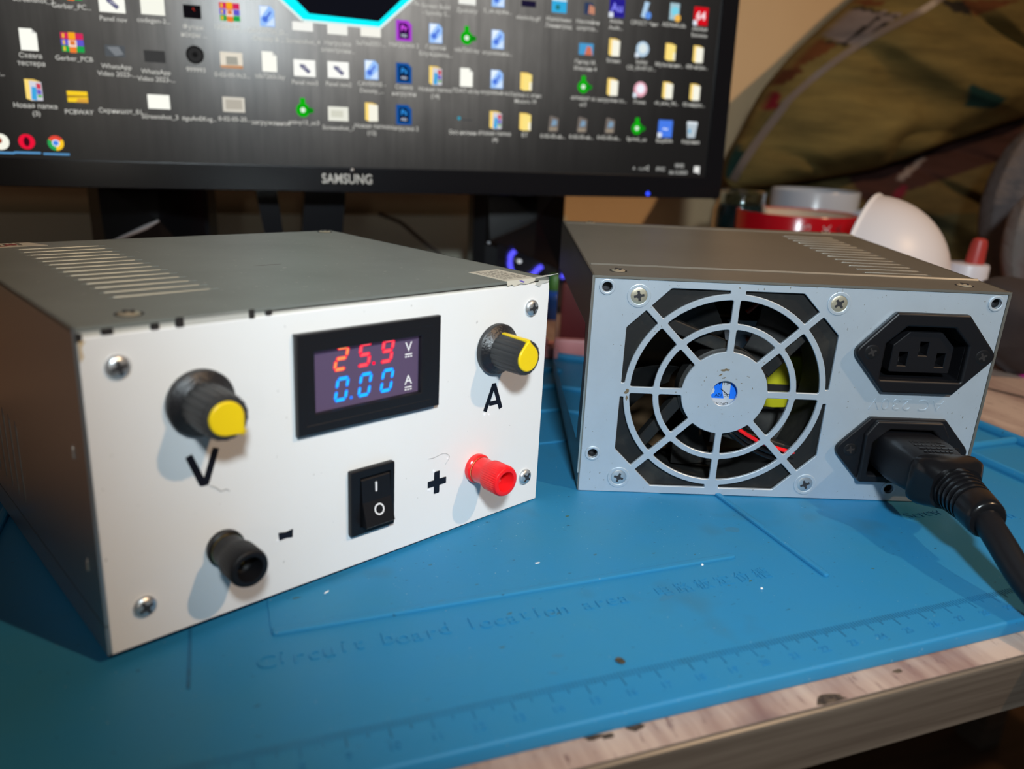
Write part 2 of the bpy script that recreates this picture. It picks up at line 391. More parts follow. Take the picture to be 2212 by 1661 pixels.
random.seed(12)
sm1 = mat('brown_blue_stain', (0.035, 0.115, 0.16, 1), 0.6); sm2 = mat('faint_blue_stain', (0.028, 0.165, 0.30, 1), 0.6); sm3 = mat('olive_stain', (0.05, 0.10, 0.06, 1), 0.6)
for px, py, L, hh, ang, m_ in ((1195, 1327, 3.4, .7, .1, sm1), (1100, 1325, 1.2, .5, .3, sm1), (640, 1294, 1.6, .6, .1, sm1), (703, 1351, 1.5, .45, .36, sm3), (845, 1330, 1.3, .35, .3, sm1), (1085, 1398, 1.0, .4, 0, sm1), (1225, 1117, 1.0, .5, 0, sm3), (1285, 1200, .9, .5, .4, sm1),
    (1660, 1171, .5, .4, 0, sm1), (1412, 1197, .8, .35, 0, sm1), (1575, 1264, .8, .35, 0, sm1), (1621, 1255, .8, .4, .4, sm3), (1205, 1416, 2.0, .8, -.3, sm2), (1195, 1454, 1.8, .5, -.4, sm2), (1565, 1360, 1.0, .5, .6, sm2), (955, 1300, 1.2, .5, 0, sm2), (1030, 1265, .7, .3, .2, sm1), (930, 1222, .9, .4, .3, sm1), (1440, 1290, 3.2, 1.3, .3, sm2), (1580, 1143, 3.2, 2.6, 0, sm2), (1640, 1240, .6, .3, 0, sm1), (1885, 1228, .7, .3, -.3, sm3), (1500, 1200, .6, .3, .3, sm1), (1385, 1055, 1.2, .4, 0, sm3)):
    P = at_z(px, py, 0); u, v = P.dot(Uv), P.dot(Vv); zt = 0.385 if (8 < u < 154 and 193.5 < v < 291) else 0.0
    Q = [(L*cos(q)*random.uniform(.6, 1.1), hh*sin(q)*random.uniform(.5, 1.2)) for q in [k*2*pi/13 for k in range(13)]]
    ob('stain_mark', shape([[(u+x*cos(ang)-y*sin(ang), v+x*sin(ang)+y*cos(ang)) for x, y in Q]], zt-.03, zt+.012), m_, S)

# =================================================================== A : bench supply
AW, AH, AD = 150.59, 83.99, 142.73
A = root('bench_power_supply', 'bench power supply with white front panel, yellow knobs and digital meter', 'power supply',
         frame_mw(-97.657, 165.94, 3.06, 0.77041, -0.003389, 0.015774))
t = 0.9
# top sheet with louvre slots, sides, rear, base
slots_b = [29.6+i*7.36 for i in range(14)]
holes = [[(17.2, b-0.4), (45.6, b-0.4), (46.6, b+0.2), (45.6, b+0.8), (17.2, b+0.8), (16.4, b+0.2)] for b in slots_b]
top = shape([rect(0, 0.1, AW, AD)]+holes, AH-t, AH)
sidev = [[(-x, z) for x, z in [(b, 15.2), (b+0.9, 15.0), (b+0.9, 41.6), (b, 41.6)]] for b in (70.2, 78, 85.6, 93.2, 100.8, 108.4)]
left = shape([[(0, 8.6), (0, AH), (-AD, AH), (-AD, 8.6)]]+sidev, 0, t)
left = ([(z, -x, y) for x, y, z in left[0]], left[1])
right = box(AW-t, AW, 0.1, AD, 8.6, AH)
rear = box(0, AW, AD-t, AD, 0, AH)
ob('case_cover', join(top, right, rear), M['steel_a'], A)
M['steel_side'] = mat('smooth_zinc_steel', (0.46, 0.49, 0.51, 1), 0.3, 0.9, 0.5, bump=(3500, 0.1, 0.05, (1, 1, 1)))  # smoother, more metallic zinc for the side sheet and tray
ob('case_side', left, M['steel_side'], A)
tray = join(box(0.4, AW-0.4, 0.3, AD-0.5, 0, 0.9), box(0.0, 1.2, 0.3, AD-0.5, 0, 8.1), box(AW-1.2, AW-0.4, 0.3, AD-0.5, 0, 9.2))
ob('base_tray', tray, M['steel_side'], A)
ob('seam_gap', box(0.35, 1.0, 0.4, AD-0.5, 8.0, 8.7), M['gap'], A)
ob('dark_interior_block', box(3, AW-3, 6, AD-4, 3, AH-4), M['gap'], A)  # solid dark block added so the empty case looks dark through its slots
v_l = ob('vent_louver', lathe([(0, 0), (0.2, 0.6), (0.36, 1.6), (0.36, 26.8), (0.2, 27.8), (0, 28.4)], 8), M['steel_a'], A, (17.2, slots_b[0]+1.1, AH-0.2), (0, pi/2, 0), smooth=True)
for b in slots_b[1:]: again(v_l, A, (17.2, b+1.1, AH-0.2))
s_l = ob('side_louver', lathe([(0, 0), (0.2, 0.6), (0.3, 1.6), (0.3, 24), (0.2, 25), (0, 26)], 8), M['steel_a'], A, (0.15, 69.6, 15.5), smooth=True)
for b in (77.4, 85.0, 92.6, 100.2, 107.8): again(s_l, A, (0.15, b, 15.5))
for b, c in ((9.8, 51.8), (8.9, 22)):
    ob('dent_mark', lathe([(0, 0), (0.5, 0.4), (0.35, 2.6), (0, 4)], 8), M['steel_edge'], A, (0.0, b, c-2))
# front : inner flange, notches, printed panel
ob('front_flange', join(box(1.0, 47, 0.5, 1.6, 80.0, 82.9), box(47, AW-1.0, 0.5, 1.6, 80.0, 82.55)), M['flange'], A, label='pale metal flange above the panel')
ob('seam_gap', box(0.8, AW-0.8, 0.75, 2.4, 82.0, AH-t+0.05), M['brown_gap'], A)  # dark brown filler along the seam below the top sheet
ob('raised_tab', box(24.6, 41.0, 0.1, 0.9, 81.6, 83.75), M['flange'], A)
for a0, a1, c0, c1 in ((0.6, 2.0, 80.6, 82.6), (6.0, 8.6, 81.6, 83.2), (16.8, 18.8, 81.5, 83.2), (22.6, 24.6, 81.4, 83.9), (41.0, 42.6, 81.5, 83.9), (45.6, 47.4, 81.9, 83.3)):
    ob('notch', shape([fillet(rect(a0, c0, a1, c1), 0.4, 2)], -0.06, 0.5) and out(shape([fillet(rect(a0, c0, a1, c1), 0.4, 2)], -0.6, 0.02)), M['gap'], A)
pan = shape([[(0.9, 0.0), (AW+0.6, 0.0), (AW+0.6, 80.0), (AW+0.3, 82.2), (1.6, 81.6), (0.9, 80.8)]], -2.4, 0, 0.35, 2)
ob('front_panel', out(pan), M['white'], A, smooth=True, label='white printed plastic front panel')
ob('corner_chip', out(shape([[(1.1, 76.0), (1.9, 77.2), (1.6, 79.4), (2.6, 81.0), (1.1, 80.8)]], -0.2, 0.05)), M.setdefault('glue', mat('yellowed_scuff', (0.50, 0.38, 0.22, 1), 0.6)), A)
# screws on the panel
def screw_head(parent, r, loc, rot, m, name='panel_screw', depth=1.6, cross=0.62, slotmat='slot', ang=0.3):
    s = ob(name, out(lathe([(r, -0.3), (r, 0.25*depth), (r*0.93, 0.5*depth), (r*0.75, 0.78*depth), (r*0.45, 0.95*depth), (0, depth)], 28)), m, parent, loc, rot, smooth=True)
    w = r*0.13; L = r*cross; z1 = depth+0.02
    cx = join(box(-L, L, -w, w, depth*0.72, z1), box(-w, w, -L, L, depth*0.72, z1+0.01), box(-L*.4, L*.4, -L*.4, L*.4, depth*.7, z1-.01))
    cx = xf(cx, Matrix.Rotation(ang, 4, 'Z'))
    ob('cross_recess', out(cx), M[slotmat], s); return s
for i, (a, c) in enumerate(((8.7, 74.0), (142.7, 74.0), (9.6, 10.7), (144.3, 10.8))):
    screw_head(A, 2.95, (a, 0, c), None, M['nickel'], ang=(0.25, 0.1, 0.5, 0.9)[i])
def top_screw(parent, r, a, b, h, m):
    s = ob('cover_screw', lathe([(r, -0.3), (r, 0.1), (r*0.8, 0.45), (r*0.4, 0.7), (0, 0.75)], 24), m, parent, (a, b, h), smooth=True)
    w = r*.16; L = r*.62
    ob('cross_recess', xf(join(box(-L, L, -w, w, .5, .79), box(-w, w, -L, L, .5, .8)), Matrix.Rotation(.4, 4, 'Z')), M['slot'], s)
    ob('counterbore', lathe([(r*1.25, 0.02), (r*1.25, 0.06), (r, 0.06)], 24), M['gap'], s)
top_screw(A, 2.7, 15.0, 8.6, AH, M['zinc_screw']); top_screw(A, 2.7, 144.6, 138.0, AH, M['zinc_screw'])

P_ = [(78+5.2*cos(q)*random.uniform(.7, 1.1), 62+0.9*sin(q)*random.uniform(.5, 1.2)) for q in [k*2*pi/15 for k in range(15)]]
ob('scuff_mark', shape([P_], AH-0.02, AH+0.015), mat('grey_scuff', (0.20, 0.20, 0.185, 1), 0.5, 0.5), A)
# knobs
def knob(parent, a, c, ang, name='knob', label=None):
    k = ob(name, out(lathe([(8.4, 0), (8.65, 0.3), (8.65, 1.7), (8.3, 2.1)], 48)), M['fluted'], parent, (a, 0, c), smooth=True, label=label)
    ob('skirt', out(lathe([(8.3, 2.1), (7.4, 2.7), (6.0, 4.0), (0, 4.0)], 48)), M['grit'], k, smooth=True)
    n = 144
    fl = lambda q, i: 1.0 if i in (3, 4) else (1.0 + 0.045*abs(sin(q*pi/8)) ** 0.6 - 0.02)
    ob('grip', out(lathe([(5.95, 3.6), (5.75, 14.3), (5.5, 15.0), (4.8, 15.25), (0, 15.25)], n, fl)), M['fluted'], k, smooth=True)
    R, tip = 4.35, 6.0
    d0 = math.acos(R/(tip*1.02)); P = [(R*cos(d0+(2*pi-2*d0)*i/30), R*sin(d0+(2*pi-2*d0)*i/30)) for i in range(31)]
    P.append((tip-0.25, -0.45)); P.append((tip-0.25, 0.45))
    cap = shape([P], 14.6, 15.95, 0.45, 3)
    rib = bbox(5.1, 6.25, -0.85, 0.85, 3.3, 15.6, 0.25, 2)
    ob('pointer_cap', out(xf(join(cap, rib), Matrix.Rotation(ang, 4, 'Z'))), M['yellow'], k, smooth=True, label='yellow pointer cap')
    return k
knob(A, 27.0, 62.0, radians(-47), label='black knob above the letter V with its yellow pointer aimed down right')
knob(A, 127.0, 61.8, radians(93), label='black knob above the letter A with its yellow pointer aimed up')

# digital meter
mt = ob('panel_meter', out(shape([rect(52.7, 47.25, 101.7, 76.2), rect(58.2, 52.9, 94.4, 70.7)], 0, 2.3, 0.45, 2)), M['bezel'], A, smooth=True, label='black framed digital meter reading 25.9 and 0.00')
fr = []
vi = [(58.3, 53.0, .55), (94.3, 53.0, .55), (94.3, 70.6, .55), (58.3, 70.6, .55)]; vo = [(55.2, 49.9, 2.34), (98.6, 49.9, 2.34), (98.6, 73.6, 2.34), (55.2, 73.6, 2.34)]
ob('inner_bevel', out((vi+vo, [(0, 1, 5, 4), (1, 2, 6, 5), (2, 3, 7, 6), (3, 0, 4, 7)])), M['bezel'], mt)
ob('display_window', out(box(58.0, 94.6, 52.8, 70.8, 0.1, 0.6)), M['lcd'], mt, label='purple grey display window')
def segment(kind):
    w, h, g = 4.6, 7.4, 0.18; q = 0.6
    def hbar(y): return [(-w/2+0.35, y), (-w/2+0.85, y+q), (w/2-0.85, y+q), (w/2-0.35, y), (w/2-0.85, y-q), (-w/2+0.85, y-q)]
    def vbar(x, y0, y1): return [(x, y0), (x+q, y0+0.5), (x+q, y1-0.5), (x, y1), (x-q, y1-0.5), (x-q, y0+0.5)]
    return {'a': hbar(h/2-q), 'g': hbar(0), 'd': hbar(-h/2+q), 'f': vbar(-w/2+q, 0.25, h/2-0.55), 'b': vbar(w/2-q, 0.25, h/2-0.55),
            'e': vbar(-w/2+q, -h/2+0.55, -0.25), 'c': vbar(w/2-q, -h/2+0.55, -0.25)}[kind]
SEG = {'2': 'abged', '5': 'afgcd', '9': 'abcdfg', '0': 'abcdef'}
def digit(ch, x, y, om, im):
    for s in SEG[ch]:
        P = [(px*0.98+0.17*py+x, py+y) for px, py in segment(s)]
        cx = sum(p[0] for p in P)/6; cy = sum(p[1] for p in P)/6
        Q = []
        for p in P:
            v = Vector((p[0]-cx, p[1]-cy)); Q.append((cx+v.x-0.34*v.x/max(v.length, .1), cy+v.y-0.34*v.y/max(v.length, .1)))
        o = ob('digit_segment', out(shape([fillet(P, 0.25, 2)], 0.6, 0.64)), om, mt)
        o.data.materials.append(im)
        vs, fs = out(shape([fillet(Q, 0.2, 2)], 0.62, 0.665))
        bm = bmesh.new(); bm.from_mesh(o.data); bv = [bm.verts.new((a*K, b*K, c*K)) for a, b, c in vs]
        for fc in fs:
            try: q = bm.faces.new([bv[i] for i in fc]); q.material_index = 1
            except ValueError: pass
        bm.to_mesh(o.data); bm.free()
for ch, x, im in (('2', 67.4, 'seg_orange'), ('5', 75.2, 'seg_pink'), ('9', 83.0, 'seg_pink')): digit(ch, x, 67.35, M['seg_red'], M[im])
for x in (67.4, 75.2, 82.9): digit('0', x, 58.3, M['seg_blue'], M['seg_cyan'])
ob('decimal_point', out(shape([circ(78.2, 64.3, 0.55, 14)], 0.6, 0.64)), M['seg_red'], mt)
ob('decimal_point', out(shape([circ(70.5, 55.2, 0.55, 14)], 0.6, 0.64)), M['seg_blue'], mt)
for ch, y in (('V', 67.4), ('A', 57.0)):
    ob('unit_mark', out(join(text(ch, 4.1, 90.7, y, 0.63, 0.02, offset=0.03), box(89.4, 92.0, y-2.35, y-1.95, 0.6, 0.64), *[box(89.4+i*0.98, 90.05+i*0.98, y-3.15, y-2.7, 0.6, 0.64) for i in range(3)])), M['print'], mt)

# rocker switch
sw = ob('rocker_switch', out(shape([fillet(rect(69.3, 11.0, 85.1, 32.3), 0.6, 2), rect(72.6, 13.4, 83.6, 29.6)], 0, 2.0, 0.35, 2)), M['black'], A, smooth=True, label='black rocker switch with white I and O marks')
ob('switch_well', out(box(72.4, 83.8, 13.2, 29.8, 0.02, 0.5)), M['gap'], sw)
x0, x1 = 73.0, 83.2
pr = [(13.7, 0.4), (13.9, 4.6), (14.2, 4.9), (21.5, 2.5), (28.6, 1.9), (28.9, 1.6), (29.2, 0.4)]; n = len(pr)
ob('rocker', out(([(x, y, z) for x in (x0, x1) for y, z in pr], [tuple(range(n)), tuple(range(2*n-1, n-1, -1))]+[(i, (i+1) % n, n+(i+1) % n, n+i) for i in range(n)])), M['black'], sw)
ob('switch_mark', out(box(77.75, 78.35, 24.2, 27.3, 2.0, 2.28)), M['print'], sw)
sl = (4.9-2.5)/(14.2-21.5)
O = shape([circ(0, 0, 1.75, 30), circ(0, 0, 1.3, 30)], -0.04, 0.05)
ob('switch_mark', out([(x+78.4, y+18.6, z+2.5+sl*(y+18.6-21.5)) for x, y, z in O[0]] and ([(x+78.4, y+18.6, z+2.5+sl*(y+18.6-21.5)) for x, y, z in O[0]], O[1])), M['print'], sw)

# binding posts
def post(a, c, m, mh, label):
    p = ob('binding_post', out(lathe([(5.0, 0), (5.1, 0.3), (5.1, 1.7), (4.7, 2.1), (4.2, 2.1)], 40)), m, A, (a, 0, c), smooth=True, label=label)
    ob('washer', out(lathe([(4.5, 2.1), (4.6, 2.25), (4.6, 2.6), (4.2, 2.7)], 40)), M['brass'], p, smooth=True)
    kn = lambda q, i: 1.0 if i < 4 or i > 6 else (1.0 if q % 4 < 2 else 0.955)
    ob('thumb_nut', out(lathe([(4.0, 2.7), (4.5, 2.9), (4.45, 5.6), (4.6, 7.2), (5.25, 8.2), (5.3, 14.2), (5.2, 14.6), (4.9, 15.2), (4.5, 15.45), (3.5, 15.35), (3.3, 14.6), (3.2, 10)], 168, kn)), m, p, smooth=True)
    ob('socket', out(lathe([(3.2, 10.2), (2.6, 9.2), (2.2, 9.0), (2.0, 6.0), (0, 6.0)], 30)), mh, p, smooth=True)
    ob('contact', out(lathe([(1.5, 6), (1.5, 9.5), (1.1, 9.9), (0.9, 9.2), (0, 9.2)], 20)), M['brass'], p, smooth=True)
post(120.3, 20.5, M['red'], M['red'], 'red binding post beside the plus mark')
post(31.0, 20.3, M['black'], M['black'], 'black binding post left of the minus mark')

# inlaid marks
def stroke(p, q, w):
    p, q = Vector(p), Vector(q); d = (q-p).normalized(); nn = Vector((-d.y, d.x))*w/2
    return [tuple(p+nn), tuple(p-nn), tuple(q-nn), tuple(q+nn)]
def mark(name, loops, label):
    ob(name, out(join(*[shape([fillet(L, 0.25, 2)], -0.2, 0.10+0.004*i) for i, L in enumerate(loops)])), M['letter'], A, label=label)
mark('letter_mark', [stroke((23.3, 48.3), (26.5, 39.6), 1.9), stroke((30.4, 48.9), (27.1, 39.6), 1.8), rect(25.9, 39.2, 27.9, 40.8)], 'black inlaid letter V')
mark('letter_mark', [stroke((126.9, 49.0), (123.3, 40.2), 1.7), stroke((127.1, 49.0), (130.6, 40.0), 1.7), stroke((125.2, 42.6), (129.2, 42.6), 1.6), rect(126.0, 47.2, 128.0, 49.6)], 'black inlaid letter A')
mark('plus_mark', [rect(102.1, 15.6, 104.4, 23.5), rect(99.5, 18.3, 107.2, 20.6)], 'black inlaid plus sign')
mark('minus_mark', [[(46.6, 19.3), (49, 18.8), (51.2, 19.2), (51.0, 16.5), (49, 16.9), (46.9, 16.7)]], 'black inlaid minus sign')
hair = mat('grey_hair', (0.30, 0.30, 0.30, 1), 0.6)
ob('stray_hair', tube(smooth_path([(28.0, -0.25, 39.0), (29.4, -0.3, 38.2), (30.2, -0.25, 37.4), (31.0, -0.25, 36.6), (32.4, -0.3, 36.8), (33.2, -0.25, 36.0)], 4), 0.07, 5), hair, A)
ob('stray_hair', tube(smooth_path([(106.5, -0.25, 25.0), (108.2, -0.3, 27.5), (105.8, -0.3, 29.3), (101.6, -0.25, 28.7), (99.6, -0.25, 28.8)], 4), 0.045, 5), hair, A)
wl = mat('white_burr', (0.85, 0.85, 0.88, 1), 0.25)
for a, c, r in ((102.0, 23.8, 0.8), (100.2, 17.6, 0.7), (123.2, 39.4, 0.9), (125.2, 38.8, .6), (46.4, 17.0, 0.5), (107.4, 27.0, .4)):
    ob('plastic_burr', out(shape([[(a+r*random.uniform(.3, 1)*cos(q), c+r*random.uniform(.3, 1)*sin(q)) for q in [k*1.05 for k in range(6)]]], -0.1, 0.14)), wl, A)

# stickers on the cover
st = ob('seal_sticker', move(shape([[(130.4, 0.4), (144.6, 0.4), (145.2, 20.4), (130.6, 19.8)]], AH, AH+0.06), (0, 0, 0.02)), M['paper'], A, label='pale paper seal folded over the front edge')
ln = []
for i in range(9):
    y = 3.4+i*1.7; x = 132.4
    while x < 142.5:
        w = random.uniform(0.6, 2.2); ln.append(box(x, min(x+w, 143), y, y+0.7, AH+.07, AH+.1)); x += w+random.uniform(.3, .8)
ob('seal_print', join(*ln), M['ink'], st, kind='stuff')
ob('torn_seal', out(shape([[(130.6, 84.2), (130.9, 82.4), (133, 82.8), (134, 82.0), (137, 82.9), (140, 82.4), (143.6, 83.2), (143.8, 84.2)]], 0.0, 0.12)), M['paper'], st)
ob('seal_print', out(shape([[(136, 83.9), (138.2, 83.0), (138.9, 83.3), (137.2, 83.9)]], 0.12, 0.16)), mat('purple_ink', (.12, .08, .4, 1), .6), st)
ob('lifted_foil', ([(143.5, 0.3, AH+.1), (150.6, 0.6, AH+.4), (153.6, -1.2, AH+1.3), (154.2, -0.9, AH+1.0), (150.6, 2.2, AH+.3), (144.5, 1.6, AH+.08),
                    (143.5, 0.3, AH-.1), (150.6, 0.6, AH+.2), (153.6, -1.2, AH+1.1), (154.2, -0.9, AH+.8), (150.6, 2.2, AH+.1), (144.5, 1.6, AH-.1)],
                   [(0, 1, 4, 5), (1, 2, 3, 4), (6, 11, 10, 7), (7, 10, 9, 8), (0, 6, 7, 1), (1, 7, 8, 2), (2, 8, 9, 3), (3, 9, 10, 4), (4, 10, 11, 5), (5, 11, 6, 0)]), M['flange'], A)
ob('bent_tab', out(shape([[(143.8, 81.8), (146.0, 80.9), (147.2, 82.0), (149.8, 82.2), (150.6, 83.0), (146, 83.1)]], -0.1, 0.25)), M['flange'], A)
s2 = ob('warranty_sticker', shape([[(-1+1.2, 132), (29.4, 133), (25.5, 142.3), (0.4, 142.4)]], AH, AH+0.08), M['paper'], A, label='cream sticker with red print near the rear edge')
ob('sticker_print', join(*[box(4+i*2.1, 5.2+i*2.1, 135.5, 141, AH+.09, AH+.12) for i in range(9)]), M['ink'], s2, kind='stuff')
ob('sticker_print', join(box(3, 17, 134.0, 135.2, AH+.09, AH+.13), box(17, 20.5, 136.2, 138.6, AH+.09, AH+.14)), M['ink_red'], s2)

# =================================================================== B : computer PSU
BW, BH, BD = 151.09, 84.66, 143.64
BMW = frame_mw(26.526, 280.48, 0.42, 0.029154, 0.02318, 0.002394)
Bx = root('computer_power_supply', 'silver computer power supply with round fan grille and mains sockets', 'power supply', BMW)
sb = [26.4+i*7.2 for i in range(14)]
holes = [[(108.6, b-0.2), (135.0, b-0.2), (135.8, b+0.2), (135.0, b+0.5), (108.6, b+0.5), (108, b+0.2)] for b in sb]
topb = shape([fillet(rect(0, -0.6, BW, BD), 0.4, 2)]+holes, BH-0.9, BH)
ob('case_cover', join(topb, box(0, 0.9, -0.5, BD, 7.8, BH), box(BW-0.9, BW, -0.5, BD, 0.0, BH), box(0, BW, BD-.9, BD, 0, BH)), M['steel_b'], Bx)
ob('base_tray', join(box(0.5, BW-0.5, 0.4, BD-0.5, 0, 0.9), box(0.5, 1.3, 0.4, BD-0.5, 0, 8.4)), M['steel_b'], Bx)
ob('cover_edge', box(-0.05, 0.5, -0.65, -0.5, 7.8, BH), M['steel_edge'], Bx)
vl = ob('vent_louver', lathe([(0, 0), (0.25, 0.6), (0.42, 1.6), (0.42, 24.6), (0.25, 25.6), (0, 26.4)], 8), M['steel_b'], Bx, (109.0, sb[0]+1.1, BH-0.1), (0, pi/2, 0), smooth=True)
for b in sb[1:]: again(vl, Bx, (109.0, b+1.1, BH-0.1))
for b in (20.6, 134.5): ob('bead_line', ([(x, b+dy, BH-.05+dz) for x in (1.5, BW-0.6) for dy, dz in ((-.9, 0), (-.35, .6), (.35, .6), (.9, 0))], [(0, 1, 5, 4), (1, 2, 6, 5), (2, 3, 7, 6), (3, 0, 4, 7), (0, 3, 2, 1), (4, 5, 6, 7)]), M['steel_b'], Bx)
for a, b in ((10.4, 9.4), (138.6, 8.6), (14.3, 139.0), (138.4, 139.5)): top_screw(Bx, 2.6, a, b, BH, M['zinc_screw'])
# glossy label on the left side
ob('side_label', [(0, 0, 0)] and ([(-0.07, 9.6, 64.5), (-0.07, 5.8, 52.2), (-0.07, 10.2, 17.2), (-0.07, 140, 9.8), (-0.07, 140, 60.5), (0, 9.6, 64.5), (0, 5.8, 52.2), (0, 10.2, 17.2), (0, 140, 9.8), (0, 140, 60.5)],
   [(0, 1, 2, 3, 4), (5, 9, 8, 7, 6), (0, 5, 6, 1), (1, 6, 7, 2), (2, 7, 8, 3), (3, 8, 9, 4), (4, 9, 5, 0)]), M['label_gloss'], Bx, label='glossy dark side label mirroring the mat')
# rear plate with fan grille
FX, FY = 52.6, 42.1
R = [16.1, 24.6, 26.8, 35.5, 37.7]
def sector(r0, r1, k, hw):
    a0, a1 = k*pi/4, (k+1)*pi/4; P = []
    s0 = a0+math.asin(hw/r1); s1 = a1-math.asin(hw/r1)
    for i in range(11): a = s0+(s1-s0)*i/10; P.append((FX+r1*cos(a), FY+r1*sin(a)))
    s0 = a0+math.asin(hw/r0); s1 = a1-math.asin(hw/r0)
    for i in range(9): a = s1+(s0-s1)*i/8; P.append((FX+r0*cos(a), FY+r0*sin(a)))
    return fillet(P, 0.75, 3)
def octd(a):          # distance to the octagon with cut corners
    hx, cut = 38.9, 15.0
    c, s = abs(cos(a)), abs(sin(a))
    return min(hx/max(c, 1e-6), hx/max(s, 1e-6), (2*hx-cut)/(c+s))
def outer(k):
    a0, a1 = k*pi/4, (k+1)*pi/4; r0 = R[4]
    ax = (k % 2 == 0)           # the axis spoke lies at a0 for even k
    h0, h1 = (2.7, 1.25) if ax else (1.25, 2.7)
    P = []; N = 44
    s0 = a0+math.asin(h0/octd(a0+.06)); s1 = a1-math.asin(h1/octd(a1-.06))
    for i in range(N+1):
        a = s0+(s1-s0)*i/N; d = octd(a); P.append((FX+d*cos(a), FY+d*sin(a)))
    s0 = a0+math.asin(h0/r0); s1 = a1-math.asin(h1/r0)
    for i in range(15): a = s1+(s0-s1)*i/14; P.append((FX+r0*cos(a), FY+r0*sin(a)))
    return fillet(P, 0.5, 2)
loops = [[(0.9, 0.1), (BW-1.0, 0.1), (BW-1.0, BH-1.1), (0.9, BH-1.1)]]
for k in range(8): loops += [sector(R[0], R[1], k, 1.25), sector(R[2], R[3], k, 1.25), outer(k)]
loops += [circ(FX, FY, 4.9, 30)]
SHo = [(5.5, 80.6), (146.2, 80.3), (5.3, 16.1), (122.1, 5.4)]
for a, c in SHo: loops.append(circ(a, c, 1.75, 18))
loops.append(fillet([(107, 50), (107, 67), (113, 73), (135, 73), (140.5, 67), (140.5, 50)], 1, 2))
loops.append(fillet([(106.5, 11.5), (106.5, 30), (111, 34), (136, 34), (141, 29), (141, 11.5)], 1, 2))
ob('rear_plate', out(shape(loops, -0.9, 0.35, 0.18, 1)), M['plate_b'], Bx, label='pale blue grey perforated rear plate')
ob('plate_fold', box(0.9, BW-1.0, 0.2, 2.2, BH-1.15, BH-0.95), M['plate_b'], Bx)
for a, c in SHo:
    s = ob('screw_boss', out(shape([circ(a, c, 2.9, 26), circ(a, c, 1.85, 20)], 0.2, 0.75, 0.22, 2)), M['plate_b'], Bx, smooth=True)
    ob('thread_hole', out(lathe([(1.8, 0.5), (1.7, -3.2), (0, -3.2)], 18)), M['slot'], s, (a, 0, c), smooth=True)
for i, (a, c) in enumerate(((17.1, 77.8), (89.4, 77.9), (16.1, 6.3), (88.9, 6.0))):
    ob('screw_dimple', out(shape([circ(a, c, 4.3, 32), circ(a, c, 3.0, 28)], 0.2, 0.62, 0.2, 2)), M['plate_b'], Bx, smooth=True)
    screw_head(Bx, 3.35, (a, -0.1, c), None, M['zinc_screw'] if i < 2 else M['nickel'], 'fan_screw', 0.6, 0.55, 'slot', (0.2, 0.7, -0.3, 0.4)[i])
# embossed AC 230V, upside down because the box lies on its head
t_ = text('AC 230V', 6.4, 0, 0, 0, 0.12, xs=1.12, spacing=1.08)
t_ = xf(t_, Matrix.Rotation(pi, 4, 'Z'))
ob('embossed_rating', out(move(t_, (122.0, 40.6, 0.40))), M['plate_b'], Bx)
# fan
fan = ob('cooling_fan', out(join(shape([fillet(rect(FX-39.5, FY-39.5, FX+39.5, FY+39.5), 4, 4), circ(FX, FY, 37.6, 56)], -4.6, -1.2),
      shape([circ(FX, FY, 39.2, 56), circ(FX, FY, 37.8, 56)], -24, -4.4))), M['fan'], Bx, smooth=True, label='dusty black cooling fan behind the grille')
ob('fan_hub', out(move(lathe([(17, -8), (17, -2.2), (16.4, -1.8), (0, -1.8)], 44), (FX, FY, 0))), M['fan'], fan, smooth=True)
for p, q in (((16.5, 72), (53.4, 58.2)), ((83, 68.5), (67.5, 49.5)), ((23.5, 19), (37, 38)), ((87, 16.6), (53.4, 26.4))):
    ob('fan_strut', out(shape([stroke(p, q, 4.6)], -7.5, -2.6, 0.4, 1)), M['fan'], fan)
def blade(a):
    V, Fc = [], []
    for j in range(7):
        r = 16.5+j*3.35
        for i in range(6):
            tt = i/5; an = a + (tt-0.5)*0.56 + j*0.05; z = -10.5-9.5*tt-0.8*sin(pi*tt)
            V.append((FX+r*cos(an), FY+r*sin(an), z))
    N = len(V)
    V += [(x, y, z-0.9) for x, y, z in V]
    for j in range(6):
        for i in range(5):
            q = j*6+i; Fc.append((q, q+1, q+7, q+6)); Fc.append((N+q, N+q+6, N+q+7, N+q+1))
    rim = [i for i in range(6)]+[j*6+5 for j in range(1, 7)]+[36+i for i in range(4, -1, -1)]+[j*6 for j in range(5, 0, -1)]
    for i in range(len(rim)): a_, b_ = rim[i], rim[(i+1) % len(rim)]; Fc.append((a_, N+a_, N+b_, b_))
    return V, Fc
for a in [radians(q) for q in (30, 102, 174, 246, 308)]: ob('fan_blade', out(blade(a)), M['fan'], fan, smooth=True)
fs = ob('fan_sticker', out(shape([circ(FX, FY, 8.5, 36)], -1.8, -1.72)), mat('blue_fan_sticker', (0.012, 0.15, 0.72, 1), 0.35), fan, label='blue and silver round fan sticker')
sg = mat('silver_sticker', (0.42, 0.45, 0.50, 1), 0.4)
ob('sticker_field', out(shape([[(FX-6, FY-8), (FX+6, FY-8), (FX+6.5, FY-2.6), (FX-6.5, FY-2.6)]], -1.72, -1.69)), sg, fs)
ob('sticker_field', out(shape([[(FX-0.9, FY+6), (FX+2.6, FY+6), (FX+2.6, FY-2.6), (FX+0.6, FY-2.6), (FX-0.4, FY+1)]], -1.72, -1.685)), sg, fs)
ob('sticker_field', out(shape([circ(FX-4.9, FY+0.4, 1.7, 16)], -1.72, -1.68)), sg, fs)
def up_text(s, size, x, y): return move(xf(text(s, size, 0, 0, 0, 0.01), Matrix.Rotation(pi, 4, 'Z')), (x, y, -1.66))
